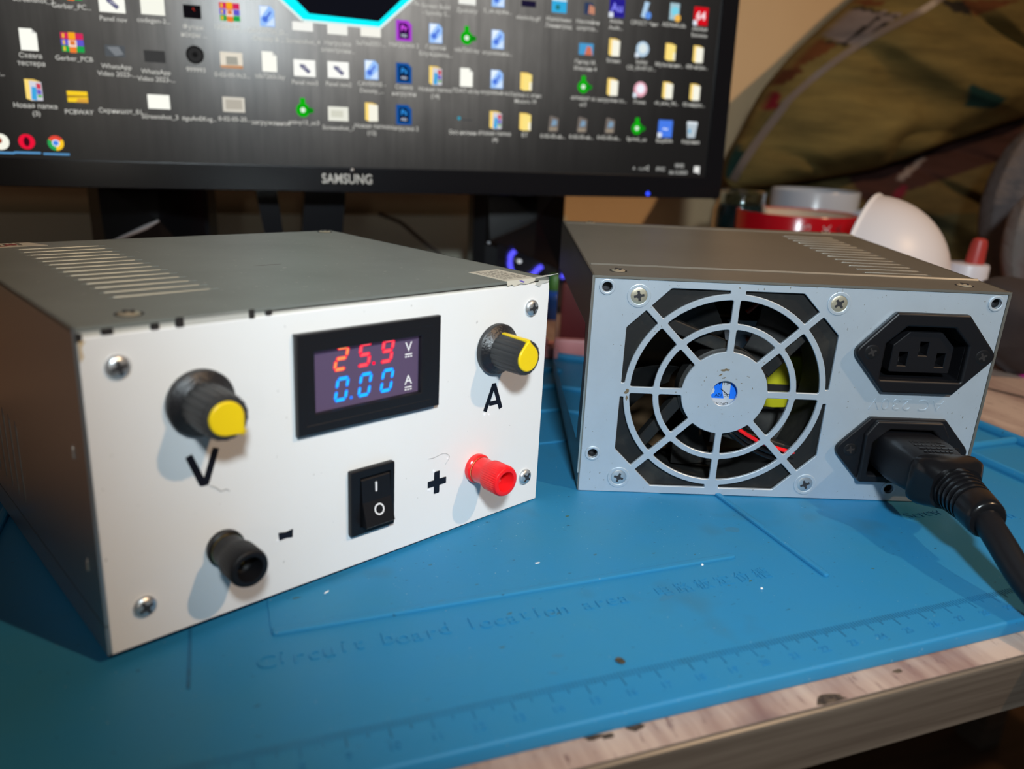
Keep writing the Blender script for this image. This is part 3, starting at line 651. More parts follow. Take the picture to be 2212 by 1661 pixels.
ob('sticker_print', out(join(up_text('DC 12V', 1.7, FX, FY-1.3), up_text('0.11A', 1.6, FX-0.2, FY+3.3), up_text('3', 2.6, FX-4.9, FY+0.4), up_text('OF-DN', 1.7, FX-0.2, FY-4.6), shape([stroke((FX-1, FY+1.2), (FX+2, FY-1.2), .3)], 0, .02) and move(shape([stroke((FX-1, FY+1.2), (FX+2, FY-1.2), .3)], 0, .02), (0, 0, -1.67)))), M['letter'], fs)
for m_, off in ((M['red'], 0.0), (M['black_gloss'], -2.4), (M['black_gloss'], -4.6)):
    pts = [(54, 4.5, 31.5+off*.6), (58.8, 1.6, 28.4+off*.8), (65.5, 1.7, 24.3+off), (72.9, 1.7, 21.0+off), (83, 1.8, 18.4+off), (87.5, 4.6, 17.6+off)]
    ob('fan_wire', tube(smooth_path(pts, 5), 0.8, 8), m_, fan, smooth=True)
gr = mat('brown_grime', (0.13, 0.10, 0.06, 1), 0.7)
def blot(name, a, c, L, h, ang, z=0.36, parent=None, m=None):
    P = [(L*cos(q)*random.uniform(.6, 1.1), h*sin(q)*random.uniform(.5, 1.2)) for q in [k*2*pi/13 for k in range(13)]]
    P = [(a+x*cos(ang)-y*sin(ang), c+x*sin(ang)+y*cos(ang)) for x, y in P]
    return ob(name, out(shape([P], z-.02, z+.012)), m or gr, parent or Bx)
random.seed(3)
blot('grime_smear', 51.9, 51.3, 2.1, .55, .1); blot('grime_smear', 50.2, 49.3, .9, .25, .6); blot('grime_smear', 51.6, 48.2, .8, .3, .2)
blot('grime_smear', 15.9, 41.4, 1.3, .9, .8); blot('grime_smear', 16.2, 39.0, .5, 1.2, .1)
for a_, c_ in ((60.2, 49.2), (60.9, 48.9), (52.8, 34.0), (46.8, 37.2), (58.4, 46.4), (62.8, 44.5), (44.4, 46.8), (57.2, 33.2)): blot('grime_smear', a_, c_, random.uniform(.2, .5), .14, random.uniform(0, 3))
# things inside
tf = ob('transformer', bbox(80, 99, 40, 62, 12, 46, 1.2, 2), mat('yellow_transformer_tape', (0.50, 0.47, 0.015, 1), 0.4), Bx, smooth=True, label='yellow taped transformer inside the case')
ob('transformer_band', box(79.6, 99.4, 39.6, 62.4, 30.2, 33.2), M['gap'], tf)
ob('circuit_board', box(4, 147, 30, 138, 6, 7.6), mat('brown_circuit_board', (0.10, 0.06, 0.03, 1), 0.6), Bx)
ob('heat_sink', join(box(60, 100, 44, 47, 8, 60), box(60, 100, 41.5, 44, 54, 60), box(60, 62.5, 34, 47, 8, 60)), mat('dull_aluminium', (0.28, 0.28, 0.3, 1), 0.4, 0.9), Bx)
for (p0, p1, p2) in (((70, 40, 64), (76, 38, 70), (84, 44, 66)), ((72, 42, 52), (78, 38, 54), (86, 42, 60)), ((76, 36, 68), (82, 40, 72), (92, 46, 70))):
    ob('loose_wire', tube(smooth_path([p0, p1, p2], 5), 1.0, 8), mat('orange_red_wire', (0.45, 0.06, 0.02, 1), 0.4), Bx, smooth=True)

# mains outlet (socket) and inlet
def hexa(cx, cy, hw, hh, tw, rt):
    return fillet([(cx-tw, cy+hh), (cx-hw, cy), (cx-tw, cy-hh), (cx+tw, cy-hh), (cx+hw, cy), (cx+tw, cy+hh)], [0.8, rt, 0.8, 0.8, rt, 0.8], 6)
def c_out(cx, cy, hw, hh, cut, r=0.8): return fillet([(cx-hw, cy-hh), (cx+hw, cy-hh), (cx+hw, cy+hh-cut), (cx+hw-cut, cy+hh), (cx-hw+cut, cy+hh), (cx-hw, cy+hh-cut)], r, 3)
OX, OY = 123.4, 60.9
so = ob('mains_outlet', out(join(shape([hexa(OX, OY, 26.6, 15.2, 13.2, 3.6), c_out(OX, OY, 15.2, 10.2, 6.5)], 0.3, 3.2, 0.8, 3), shape([c_out(OX, OY, 16.2, 11.2, 6.5), c_out(OX, OY, 15.2, 10.2, 6.5)], -14, 0.5))), M['black'], Bx, smooth=True, label='black six sided mains outlet with three slots')
ob('outlet_well', out(shape([c_out(OX, OY, 16, 11, 6.5)], -14.5, -13.8)), M['gap'], so)
def pin(x, y): return rect(x-1.6, y-2.6, x+1.6, y+2.6)
PN = [(116.6, 58.3), (123.6, 62.4), (130.6, 58.3)]
ob('outlet_core', out(shape([c_out(OX, OY, 11.3, 7.7, 5.2)]+[pin(*p) for p in PN], -14, 0.6, 0.25, 1)), M['black'], so)
for x, y in PN: ob('contact_slot', out(box(x-1.6, x+1.6, y-2.6, y+2.6, -6, -5)), M['gap'], so)
for x, y in ((103.4, 61.2), (144.4, 60.9)):
    screw_head(so, 2.9, (x, -3.0, y), None, M['black_screw'], 'socket_screw', 0.45, 0.55, 'gap', 0.5)
IX, IY = 122.9, 22.2
si = ob('mains_inlet', out(join(shape([hexa(IX, IY, 26.4, 13.2, 14.4, 4.0), c_out(IX+1.0, IY, 13.6, 9.4, 5.5)], 0.3, 2.4, 0.5, 2),
      shape([fillet([(IX-15.5, IY-12.6), (IX+15.5, IY-12.6), (IX+16.0, IY+7), (IX+12.5, IY+12.6), (IX-12.5, IY+12.6), (IX-16.0, IY+7)], 1.2, 3), c_out(IX+1.0, IY, 13.6, 9.4, 5.5)], 0.5, 4.4, 0.7, 3))), M['black'], Bx, smooth=True, label='black mains inlet holding the cord')
ob('inlet_well', out(shape([c_out(IX+1, IY, 14, 10, 5.5)], -9, -8)), M['gap'], si)
for x, y in ((103.0, 22.2), (143.2, 22.0)):
    screw_head(si, 2.7, (x, -2.2, y), None, M['black_screw'], 'socket_screw', 0.45, 0.55, 'gap', 0.2)

# =================================================================== power cord
PCD = root('power_cord', 'black power cord plugged into the lower mains inlet of the silver box', 'cable', BMW)
CX, CY = IX+1.2, IY
def loft(secs, n=36):
    V, Fc = [], []
    for (b, hw, hh, ex, cx, cy) in secs:
        for k in range(n):
            a = 2*pi*k/n; c, s = cos(a), sin(a)
            V.append((cx+hw*math.copysign(abs(c)**(2/ex), c), -b, cy+hh*math.copysign(abs(s)**(2/ex), s)))
    for i in range(len(secs)-1):
        for k in range(n): Fc.append((i*n+k, i*n+(k+1) % n, (i+1)*n+(k+1) % n, (i+1)*n+k))
    Fc.append(tuple(range(n))); Fc.append(tuple((len(secs)-1)*n+k for k in range(n-1, -1, -1)))
    return V, Fc
ob('plug_body', loft([(-6, 12.2, 8.0, 5, CX, CY), (5, 12.2, 8.0, 5, CX, CY), (12, 12.2, 8.3, 5, CX+.3, CY), (22, 10.8, 7.6, 5, CX+1.2, CY), (27, 10.2, 7.4, 5, CX+1.8, CY)]), M['black'], PCD, smooth=True)
ob('plug_shoulder', loft([(24.5, 11.0, 8.4, 5, CX+1.8, CY), (25.6, 12.2, 9.3, 5, CX+1.9, CY), (28.5, 12.0, 9.2, 5, CX+2.1, CY), (31.5, 10.0, 8.4, 4, CX+2.3, CY-.2), (33.5, 8.6, 7.8, 3, CX+2.5, CY-.3)]), M['black_gloss'], PCD, smooth=True)
sec = [(32.5, 8.0, 7.9, 2, CX+2.5, CY-.3)]; b = 34.0
def ctr(b): tt = (b-33)/18.0; return CX+2.5+0.6*tt, CY-.3-1.6*tt*tt
for i in range(5):
    r = 7.9-0.22*i
    for db, rr in ((0, r), (0.15, r+.05), (1.2, r), (1.35, r-1.0), (1.95, r-1.05), (2.1, r-.1)): sec.append((b+db, rr, rr, 2)+ctr(b+db))
    b += 2.1
for db, rr in ((0.1, 6.9), (1.5, 6.9), (6.0, 6.6), (7.2, 6.4), (7.8, 5.8), (7.9, 4.6)): sec.append((b+db, rr, rr, 2)+ctr(b+db))
ob('strain_relief', loft(sec), M['black_gloss'], PCD, smooth=True)
x1, z1 = ctr(b+7)
cab = [(x1-.3, -(b+4), z1+.6), (x1, -(b+8), z1-.6), (127.3, -61, 16.6), (128.3, -72, 11.6), (131, -84, 7.0), (136, -96, 3.9), (146, -106, 3.3), (170, -116, 2.9), (230, -124, 1.6)]
ob('cable', tube(smooth_path(cab, 8), 4.25, 18), M['black'], PCD, smooth=True)
ml = []
for i in range(5):
    x = CX-5+i*0.6
    while x < CX+7: w = random.uniform(.6, 2.2); ml.append(box(x, x+w, -(12+i*2.5), -(12.9+i*2.5), CY+7.9-0.04*i, CY+8.35-0.12*i)); x += w+.5
ob('moulded_marks', join(*ml), M['black_gloss'], PCD, kind='stuff')

# =================================================================== monitor
MO = Vector((136.11, 604.26, 105.79)); MYAW, MT = 0.33383, 0.03507
nM = Vector((sin(MYAW)*cos(MT), -cos(MYAW)*cos(MT), sin(MT))); uM = Vector((cos(MYAW), sin(MYAW), 0)); wM = nM.cross(uM)
MMW = Matrix(((uM.x, wM.x, nM.x, MO.x*K), (uM.y, wM.y, nM.y, MO.y*K), (uM.z, wM.z, nM.z, MO.z*K), (0, 0, 0, 1)))
def onscr(x, y):
    P = hit(x, y, MO, nM)-MO; return P.dot(uM), P.dot(wM)
MN = root('computer_monitor', 'large black monitor showing a desktop full of icons', 'monitor', MMW)
# frame: x right (0 = right screen edge), y up, z towards the viewer
SWd = 521; SHt = 293
ob('monitor_shell', shape([fillet(rect(-SWd-14, -15.6, 13, SHt+14), 3, 3)], -26, -1.0, 2.0, 2), M['monitor'], MN, smooth=True)
ob('bezel', shape([fillet(rect(-SWd-14, -15.6, 13, SHt+14), 3, 3), rect(-SWd, 0, 0, SHt)], -1.5, 1.6, 0.6, 2), M['monitor'], MN, smooth=True, label='glossy black bezel')
scr = bpy.data.materials.new('lit_desktop_screen'); scr.use_nodes = True
nt = scr.node_tree; b = nt.nodes['Principled BSDF']
b.inputs['Base Color'].default_value = (0.004, 0.004, 0.005, 1); b.inputs['Roughness'].default_value = 0.24; b.inputs['Specular IOR Level'].default_value = 0.27
tc = nt.nodes.new('ShaderNodeTexCoord')
def mth(op, a, b_=None):
    n = nt.nodes.new('ShaderNodeMath'); n.operation = op
    for i, v in enumerate((a, b_)):
        if v is None: continue
        if isinstance(v, (int, float)): n.inputs[i].default_value = v
        else: nt.links.new(v, n.inputs[i])
    return n.outputs[0]
sx = nt.nodes.new('ShaderNodeSeparateXYZ'); nt.links.new(tc.outputs['Object'], sx.inputs[0])
dx = mth('DIVIDE', mth('ADD', sx.outputs[0], 0.255), 0.125); dy = mth('DIVIDE', mth('ADD', sx.outputs[1], -0.125), 0.078)
g = mth('EXPONENT', mth('MULTIPLY', mth('ADD', mth('MULTIPLY', dx, dx), mth('MULTIPLY', dy, dy)), -1.0))
nzs = nz(150, (1, 0.05, 1), 5); streak = mth('ADD', mth('MULTIPLY', nzs.outputs['Fac'], 1.2), 0.4)
nzb = nz(14, (1, 0.5, 1), 4); patch = mth('ADD', mth('MULTIPLY', nzb.outputs['Fac'], 1.4), 0.3)
val = mth('ADD', mth('MULTIPLY', mth('MULTIPLY', mth('MULTIPLY', g, 0.36), streak), patch), 0.0068)
em = nt.nodes.new('ShaderNodeMix'); em.data_type = 'RGBA'; em.inputs[6].default_value = (0, 0, 0, 1); em.inputs[7].default_value = (1.0, 0.96, 0.9, 1)
nt.links.new(val, em.inputs[0]); nt.links.new(em.outputs[2], b.inputs['Emission Color']); b.inputs['Emission Strength'].default_value = 1.0
sc_o = ob('screen', box(-SWd-1, 1, -1, SHt+1, -1.6, -0.6), scr, MN, label='lit screen with a dark wallpaper')
# screen contents are flat shapes that carry their own colours
ic = bpy.data.materials.new('lit_screen_graphics'); ic.use_nodes = True
nt = ic.node_tree; nt.nodes.clear(); o_ = nt.nodes.new('ShaderNodeOutputMaterial'); e_ = nt.nodes.new('ShaderNodeEmission'); at_ = nt.nodes.new('ShaderNodeVertexColor'); at_.layer_name = 'Col'
nt.links.new(at_.outputs[0], e_.inputs[0]); nt.links.new(e_.outputs[0], o_.inputs[0])
ZL = [0]
def flat(name, polys, label=None, parent=None):
    """polys: [(points, (r,g,b))] painted back to front"""
    V, Fc, C = [], [], []
    for i, (P, col) in enumerate(polys):
        z = -0.58+0.012*i
        if isinstance(P, tuple):            # a text mesh
            n = len(V); V += [(x, y, -0.56) for x, y, _ in P[0]]; Fc += [tuple(k+n for k in f_) for f_ in P[1]]; C += [col]*len(P[1])
        else:
            n = len(V); V += [(x, y, z) for x, y in P]; Fc.append(tuple(range(n, n+len(P)))); C.append(col)
    d = bpy.data.meshes.new(name); d.from_pydata([(x*K, y*K, z*K) for x, y, z in V], [], Fc)
    ca = d.color_attributes.new('Col', 'FLOAT_COLOR', 'CORNER'); k = 0
    for p, c in zip(d.polygons, C):
        for _ in p.vertices: ca.data[k].color = rgb(*c); k += 1
    o = ob(name, d, ic, parent or sc_o)
    if label: o['label'] = label
    return o
def Lx(x, y, P, s=1): return [(x+px*s, y+py*s) for px, py in P]
PG = [(-4.2, -5.6), (4.2, -5.6), (4.2, 3.4), (2, 5.6), (-4.2, 5.6)]
def ic_doc(x, y): return [(Lx(x, y, PG), (246, 246, 236)), (Lx(x, y, [(2, 5.6), (2, 3.4), (4.2, 3.4)]), (200, 200, 195))]
def ic_page(x, y): return [(Lx(x, y, PG), (150, 190, 245)), (Lx(x, y, [(-3.8, -1), (1, 5.3), (-3.8, 5.3)]), (225, 238, 255)), (Lx(x, y, [(3.8, -5), (3.8, 0), (-1, -5)]), (205, 225, 252)), (circ(x-1.2, y-1.6, 1.7, 12), (75, 115, 215)), (Lx(x, y, stroke((-.5, -1), (2.2, 2.6), 1.1)), (70, 105, 210))]
def ic_folder(x, y, k=0):
    r = [(Lx(x, y, [(-4, -4.4), (-1.2, -5.6), (-1.2, 4.6), (-4, 5.8)]), (247, 214, 118)), (Lx(x, y, [(-4, 5.8), (.6, 5.8), (4, 4.6), (-1.2, 4.6)]), (232, 196, 96))]
    if k == 0: return r+[(Lx(x, y, [(-1.8, -5.4), (4, -5.2), (4, 4.4), (-1.8, 5)]), (240, 238, 222))]
    if k == 1: return r+[(Lx(x, y, [(-1.8, -5.4), (4, -5.2), (4, 4.6), (-1.8, 5)]), (244, 220, 130)), (Lx(x, y, [(2.4, -4.8), (4, -5), (4, 0), (2.4, 0)]), (245, 240, 215))]
    return r+[(Lx(x, y, [(-1.8, -5.4), (4.2, -5.2), (4.2, 4.4), (-1.8, 5)]), (205, 205, 215)), (Lx(x, y, [(-1.4, -4.8), (1.2, -5.2), (1.6, 1.6), (-.8, 2)]), (60, 160, 215)), (Lx(x, y, [(1.6, 1), (3.8, .8), (3.8, 3.6), (1.6, 3.8)]), (200, 60, 80)), (Lx(x, y, [(1.6, -2), (3.8, -2), (3.8, .4), (1.6, .6)]), (110, 90, 190)), (Lx(x, y, [(1.8, -3.6), (3.8, -3.6), (3.8, -2.2), (1.8, -2.2)]), (90, 170, 80))]
def ic_rar(x, y):
    r = [(Lx(x, y, rect(-5.6, 1.8, 5.6, 5)), (205, 40, 90)), (Lx(x, y, rect(-5.6, -1.5, 5.6, 1.6)), (95, 85, 200)), (Lx(x, y, rect(-5.4, -4.8, 5.6, -1.7)), (30, 160, 75)), (Lx(x, y, rect(-1.7, -5.2, 1.7, 5.3)), (232, 122, 50)), (Lx(x, y, rect(-1.7, 2, 1.7, 5.3)), (240, 165, 30)), (Lx(x, y, rect(-2, -2.2, 2.1, 1.2)), (235, 215, 200)), (Lx(x, y, rect(-1.2, -1.2, 1.3, 1)), (215, 120, 60))]
    for yy in (3.4, 0, -3.3): r.append((Lx(x, y, rect(-4.7, yy-1.1, -3.7, yy+1.1)), (235, 190, 40)))
    return r
def ic_green(x, y): return [(circ(x-.4, y-1, 4.1, 22), (10, 165, 12)), (Lx(x, y, [(-2, 2), (1.2, 2), (1.0, 6.0), (-1.9, 6.0)]), (14, 172, 16)), (Lx(x, y, [(2.4, -3.2), (6, -2.2), (6, 0.1), (2.4, 1)]), (12, 130, 20)), (circ(x-.4, y-1, 1.5, 14), (215, 232, 215))]
def ic_ps(x, y, c1=(18, 78, 150), c2=(8, 22, 55), c3=(50, 150, 235)):
    return [(Lx(x, y, [(-5, -6), (5, -6), (5, 3.6), (2.4, 6), (-5, 6)]), c1), (Lx(x, y, [(-3, -4.6), (3.2, -4.6), (3.2, 2), (1.2, 4.2), (-3, 4.2)]), c2), (text('Ps' if c3[0] < 100 else 'Pr', 4.6, x+.1, y+1.2, 0, 0, offset=.08), c3), (text('PSD', 2.2, x+.1, y-2.9, 0, 0, offset=.06), (190, 200, 215))]
def ic_thumb(x, y, c=(245, 245, 238), w=6.2, h=4.3, extra=None): return [(Lx(x, y, rect(-w, -h, w, h)), c)]+([(Lx(x, y, P), cc) for P, cc in extra] if extra else [])
PCBX = [([(-2.8, 2.2), (0, 2.0), (3.6, -1.6), (2.2, -3.2), (-2.6, .6)], (95, 95, 125)), ([(-1.5, 1.2), (1.6, .2), (2.4, -1), (-.6, .2)], (170, 170, 185))]
def ic_round(x, y, c, c2): return [(circ(x, y, 5.0, 26), c), (circ(x+.2, y+.4, 3.2, 20), c2), (Lx(x, y, rect(-5.4, -5.4, -2.4, -2.4)), (210, 220, 230))]
def ic_phone(x, y): return [(Lx(x, y, fillet([(-3.6, -5.4), (3.4, -5), (3.8, 3.6), (-2.8, 5.2)], 1, 2)), (112, 104, 98)), (Lx(x, y, [(-1.6, -1.6), (2.4, -1), (2.6, 2.2), (-.4, 2.8)]), (120, 150, 175)), (Lx(x, y, [(-2.6, -4.4), (2.8, -4.2), (2.8, -2.6), (-2.6, -2.6)]), (150, 138, 120))]
def ic_bin(x, y): return [(Lx(x, y, [(-3, -5.4), (3, -5.2), (4.4, 4.4), (-4.2, 4.6)]), (178, 190, 198)), (Lx(x, y, [(-4.4, 4.2), (4.6, 4), (4.2, 5.6), (-3.8, 5.8)]), (214, 222, 228)), (Lx(x, y, [(-2.6, -1.8), (-.4, -2.6), (-.8, .8), (-2.4, .8)]), (90, 160, 200))]
def ic_app(x, y, c, c2, ch=None):
    r = [(Lx(x, y, rect(-5.6, -5.8, 5.6, 5.8)), c)]
    if ch: r.append((text(ch, 7.5, x, y, 0, 0, offset=.15), c2))
    r.append((Lx(x, y, rect(-5.8, -6, -2.6, -2.8)), (215, 222, 232))); return r
def ic_none(x, y): return []
ICONS = [  # (centre px, drawing, label lines)
 (61, 85, ic_doc, ['Схема', 'тестера']), (156, 92, ic_rar, ['Gerber_PCB']), (72, 195, lambda x, y: ic_folder(x, y, 2), ['Новая папка', '(3)']),
 (167, 209, lambda x, y: ic_thumb(x, y, (240, 200, 40), 5.2, 3.0, [([(-5.2, -.6), (5.2, .1), (5.2, .8), (-5.2, .6)], (160, 120, 40)), ([(-1, -3), (5.2, -3), (5.2, -.8), (0, -.8)], (215, 160, 60))]), ['PCBWAY']),
 (343, 220, lambda x, y: ic_thumb(x, y, (246, 246, 236), 5.9, 3.9), ['Screenshot_3']), (248, 110, lambda x, y: ic_thumb(x, y, (80, 84, 88), 5.2, 3.0, [([(-4, 2), (2, 2.4), (4.4, -1.6), (0, -2.6)], (120, 124, 128))]), ['WhatsApp', 'Video 2023-...']),
 (334, 122, lambda x, y: ic_thumb(x, y, (58, 58, 58), 5.6, 3.2), ['WhatsApp', 'Video 2023-...']), (421, 118, lambda x, y: [(circ(x, y, 5, 24), (28, 28, 28)), (circ(x, y, 3.9, 24), (44, 44, 44)), (circ(x, y, 1.5, 14), (24, 24, 24))], ['999993']),
 (428, 222, ic_none, ['яguAnEKvg...']), (262, 205, ic_none, ['Скриншот_01...']), (505, 226, lambda x, y: ic_thumb(x, y, (205, 200, 188), 6.2, 4.2, [([(-4.6, -2.8), (4.8, -2.6), (4.6, 2.8), (-4.6, 2.8)], (176, 170, 158))]), ['0-02-05-20...']),
 (500, 130, lambda x, y: ic_thumb(x, y, (222, 214, 198), 6.2, 4.4, [([(-3, -2.6), (3.6, -2.4), (3.4, 2), (-3, 2)], (160, 158, 148)), ([(-6.2, -4.4), (6.2, -4.4), (6.2, -2.6), (-6.2, -3)], (190, 140, 100))]), ['0-02-05-9c3...']),
 (67, -40, ic_none, ['Screenshot_2']), (150, -22, ic_rar, ['Gerber_PC...']), (241, 6, lambda x, y: ic_thumb(x, y, (246, 246, 236), 6.6, 4.9, PCBX), ['Panel nov']), (329, 10, lambda x, y: ic_thumb(x, y, (240, 240, 228), 6.2, 5.2), ['codegen-3...']),
 (415, 25, lambda x, y: ic_thumb(x, y, (16, 14, 18), 4.8, 3.6, [([(0, 1.5), (1.6, .2), (.8, 2.4)], (150, 40, 30))]), ['Футаж', 'искры ...']), (496, 26, ic_rar, ['13589797_...']),
 (577, 35, ic_page, ['GROWTH_D...', '-Density & ...']), (582, 133, ic_doc, ['tda7265i.lay']), (658, 147, lambda x, y: ic_thumb(x, y, (246, 246, 240), 6.4, 4.7, PCBX), ['Panel nov3']), (731, 151, lambda x, y: ic_thumb(x, y, (246, 246, 240), 6.4, 4.7, PCBX), ['Panel nov2']),
 (654, 57, lambda x, y: ic_thumb(x, y, (240, 240, 234), 6.0, 2.4), ['Screenshot_4']), (729, 62, lambda x, y: ic_thumb(x, y, (238, 238, 230), 6.0, 3.2), ['Нагрузка', 'электронн...']), (801, 63, lambda x, y: ic_thumb(x, y, (240, 238, 228), 6.2, 4.2), ['5a7de0351...']),
 (873, 66, lambda x, y: ic_ps(x, y, (165, 60, 200), (40, 5, 60), (230, 90, 255)), ['Нагрузка 2']), (942, 72, ic_page, ['Гармай', 'Блуждающ...']), (1010, 78, ic_green, ['tda7265.lay']), (1076, 85, ic_page, ['муравьиш...']),
 (803, 151, ic_page, ['CAVERNS -', 'Density_...']), (873, 158, ic_ps, ['Схема', 'нагрузки']), (941, 164, lambda x, y: ic_folder(x, y, 2), ['Новая папка', '(14)']), (1008, 167, ic_doc, ['TDA7-ub.lay']), (1074, 171, ic_page, ['муравьй-ш...']), (1137, 177, lambda x, y: ic_folder(x, y, 1), ['Папка с этих', 'Motors 19']),
 (656, 234, ic_green, ['attiny13_uc3']), (584, 232, ic_none, ['загруженное']), (731, 246, lambda x, y: ic_thumb(x, y, (226, 226, 214), 6.2, 4.2, [([(-4.4, -2), (3, -2), (3, 2), (-4.4, 2)], (205, 205, 190))]), ['Screenshot_1']), (803, 243, ic_folder, ['Новая папка', '(12)']), (873, 248, ic_ps, ['Нагрузка 2']),
 (1005, 258, lambda x, y: [(circ(x-4, y+.6, 1.1, 12), (40, 150, 175)), (Lx(x, y, rect(-2, -.6, 5, 0)), (60, 62, 66))], ['Без имени-1']), (1071, 260, lambda x, y: ic_folder(x, y, 2), ['Новая папка', '(4)']), (1135, 264, lambda x, y: ic_folder(x, y, 1), ['БТ']), (1196, 267, ic_phone, ['0-02-05-ab...']), (1258, 269, ic_phone, ['0-02-05-ab...']), (1318, 271, ic_phone, ['0-02-05-ab...']),
 (1378, 274, ic_green, ['SprintL_uc']), (1438, 278, lambda x, y: ic_app(x, y, (70, 120, 225), (215, 230, 255), '~'), ['EasyEDA']), (1495, 281, ic_bin, ['Корзина']),
 (1262, 184, ic_green, ['аппарат ш', 'uc3']), (1324, 189, ic_folder, ['загрузки сх...']), (1384, 193, lambda x, y: ic_round(x, y, (225, 165, 180), (235, 235, 245)), ['iTunes']), (1443, 196, ic_folder, ['ch_asus_9d...']), (1502, 200, ic_folder, ['02-видео...']),
 (1267, 106, lambda x, y: ic_thumb(x, y, (70, 150, 200), 5.2, 3.6, [([(-1, -3.6), (4.6, -3.6), (3.6, 1.4), (.6, 2)], (200, 110, 85))]), ['Питер М.', 'Илюхин 4']), (1328, 103, ic_folder, ['Бланк']), (1389, 106, lambda x, y: ic_round(x, y, (170, 195, 215), (215, 225, 225)), ['Soldat', 'CD_03-07-21...']), (1449, 113, lambda x, y: ic_folder(x, y, 1), ['Мультисим...']), (1509, 118, ic_folder, ['005-игры...']),
 (1209, 12, lambda x, y: ic_thumb(x, y, (50, 165, 215), 5.2, 4.2, [([(-5.2, 2.8), (5.2, 2.8), (5.2, 4.2), (-5.2, 4.2)], (200, 225, 235)), (circ(-1, -1, 1.6, 10), (40, 110, 110))]), ['Идеальны', 'Ленинград']), (1272, 18, lambda x, y: ic_thumb(x, y, (45, 60, 90), 3, 3.6, [([(0, -3), (4.6, -3.4), (4.4, 1), (.6, 2.4)], (190, 130, 105))]), ['Наклейки', 'шортов...']), (1334, 17, lambda x, y: ic_app(x, y, (38, 30, 135), (130, 130, 240), 'Au'), ['Adobe', 'Audit...']), (1395, 22, lambda x, y: [(Lx(x, y, [(-3, -4), (0, -5), (3, 5), (-.6, 5.6)]), (170, 200, 225)), (circ(x+2.4, y-3, 2.4, 14), (90, 140, 220))], ['СРОСТ Чим']),
 (1459, 26, lambda x, y: [(Lx(x, y, rect(-4, -5, 3.4, 5.6)), (160, 190, 200)), (circ(x, y+.6, 2.9, 16), (120, 205, 225)), (circ(x+2.4, y-3.6, 2.4, 14), (235, 180, 80))], ['AIDA64-Life']), (1515, 35, lambda x, y: ic_app(x, y, (205, 14, 28), (245, 225, 230), '64'), ['AIDA64', 'Extreme']),
 (943, -18, lambda x, y: ic_thumb(x, y, (230, 230, 222), 5.4, 3.6), ['Screen Build', '- Spooky S...']), (1010, -8, lambda x, y: ic_thumb(x, y, (235, 235, 228), 5.6, 4.6), ['Zpokаку']), (1077, -6, ic_page, ['S_uk-арфн...']), (1143, 8, lambda x, y: ic_thumb(x, y, (26, 22, 48), 5, 1.9), ['elasticity.gif']),
 (655, -40, ic_none, ['y Gebria']), (880, -30, ic_none, ['Johnston.fla...']), (-12, 120, ic_none, ['...ly...'])]
for px, py, fn, lines in ICONS:
    x, y = onscr(px, py)
    polys = fn(x, y)
    dy_ = 8.3
    if fn is ic_none: dy_ = 9.0
    for i, s in enumerate(lines):
        polys.append((text(s, 3.6, x, y-dy_-i*4.0, 0, 0, offset=0.02), (196, 195, 188)))
    flat('desktop_icon', polys)
# octagon glow and taskbar of the wallpaper
oc_o = [onscr(*p) for p in ((560, -60), (610, 0), (655, 42), (820, 58), (885, 0), (960, -70))]
oc_i = [onscr(*p) for p in ((600, -60), (640, 0), (668, 29), (818, 46), (858, 8), (925, -60))]
def ext(L, k):          # the outline is closed by its mirror image above
    r = L+[(x, 330-y) for x, y in reversed(L)]; return r+[r[0]]
oo, oi = ext(oc_o, 0), ext(oc_i, 0)
polys = [(oo[:-1], (16, 17, 24))]
for i in range(len(oo)-1): polys.append(([oo[i], oo[i+1], oi[i+1], oi[i]], (12, 240, 250)))
gl = []
for (w_, c_) in ((4.0, (150, 152, 146)), (2.6, (190, 196, 190)), (1.4, (222, 236, 232))):
    for i in range(len(oo)-1):
        a_, b_ = Vector(oo[i]), Vector(oo[i+1]); d_ = (b_-a_).normalized(); nn = Vector((d_.y, -d_.x))*w_
        gl.append(([tuple(a_), tuple(b_), tuple(b_+nn), tuple(a_+nn)], c_))
og = flat('wallpaper_octagon', gl+polys, 'cyan glowing octagon outline on the wallpaper')
og.location.z = -0.00025
tb = flat('task_bar', [(rect(-SWd, 0, 0, 17.0), (44, 45, 48))], 'grey task bar strip'); tb.location.z = -0.0001
L_ = []
for (px, py, kind) in ((0, 306, 'w'), (57, 306, 'o'), (120, 309, 'c')):
    x, y = onscr(px, py); L_ = []
    if kind == 'w': L_ = [(circ(x, y, 4.4, 22), (240, 240, 225)), (circ(x-.6, y+.6, 1.6, 12), (150, 70, 50))]
    if kind == 'o': L_ = [(circ(x, y, 4.1, 24), (230, 20, 55)), (Lx(x, y, [(1.5*cos(a), 2.6*sin(a)) for a in [k*pi/8 for k in range(16)]]), (60, 12, 24))]
    if kind == 'c':
        for a0, a1, c_ in ((30, 150, (222, 72, 56)), (150, 270, (38, 160, 80)), (270, 390, (246, 196, 40))):
            L_.append(([(x, y)]+[(x+4.1*cos(radians(a0+(a1-a0)*k/10)), y+4.1*sin(radians(a0+(a1-a0)*k/10))) for k in range(11)], c_))
        L_ += [(circ(x, y, 1.95, 16), (235, 240, 245)), (circ(x, y, 1.5, 16), (70, 130, 225))]
    qx, qy = onscr(px+2, py+24)
    L_.append((Lx(qx, qy, rect(-6.6, -.5, 6.6, .5)), (88, 150, 200)))
    flat('task_icon', L_)
tr = []
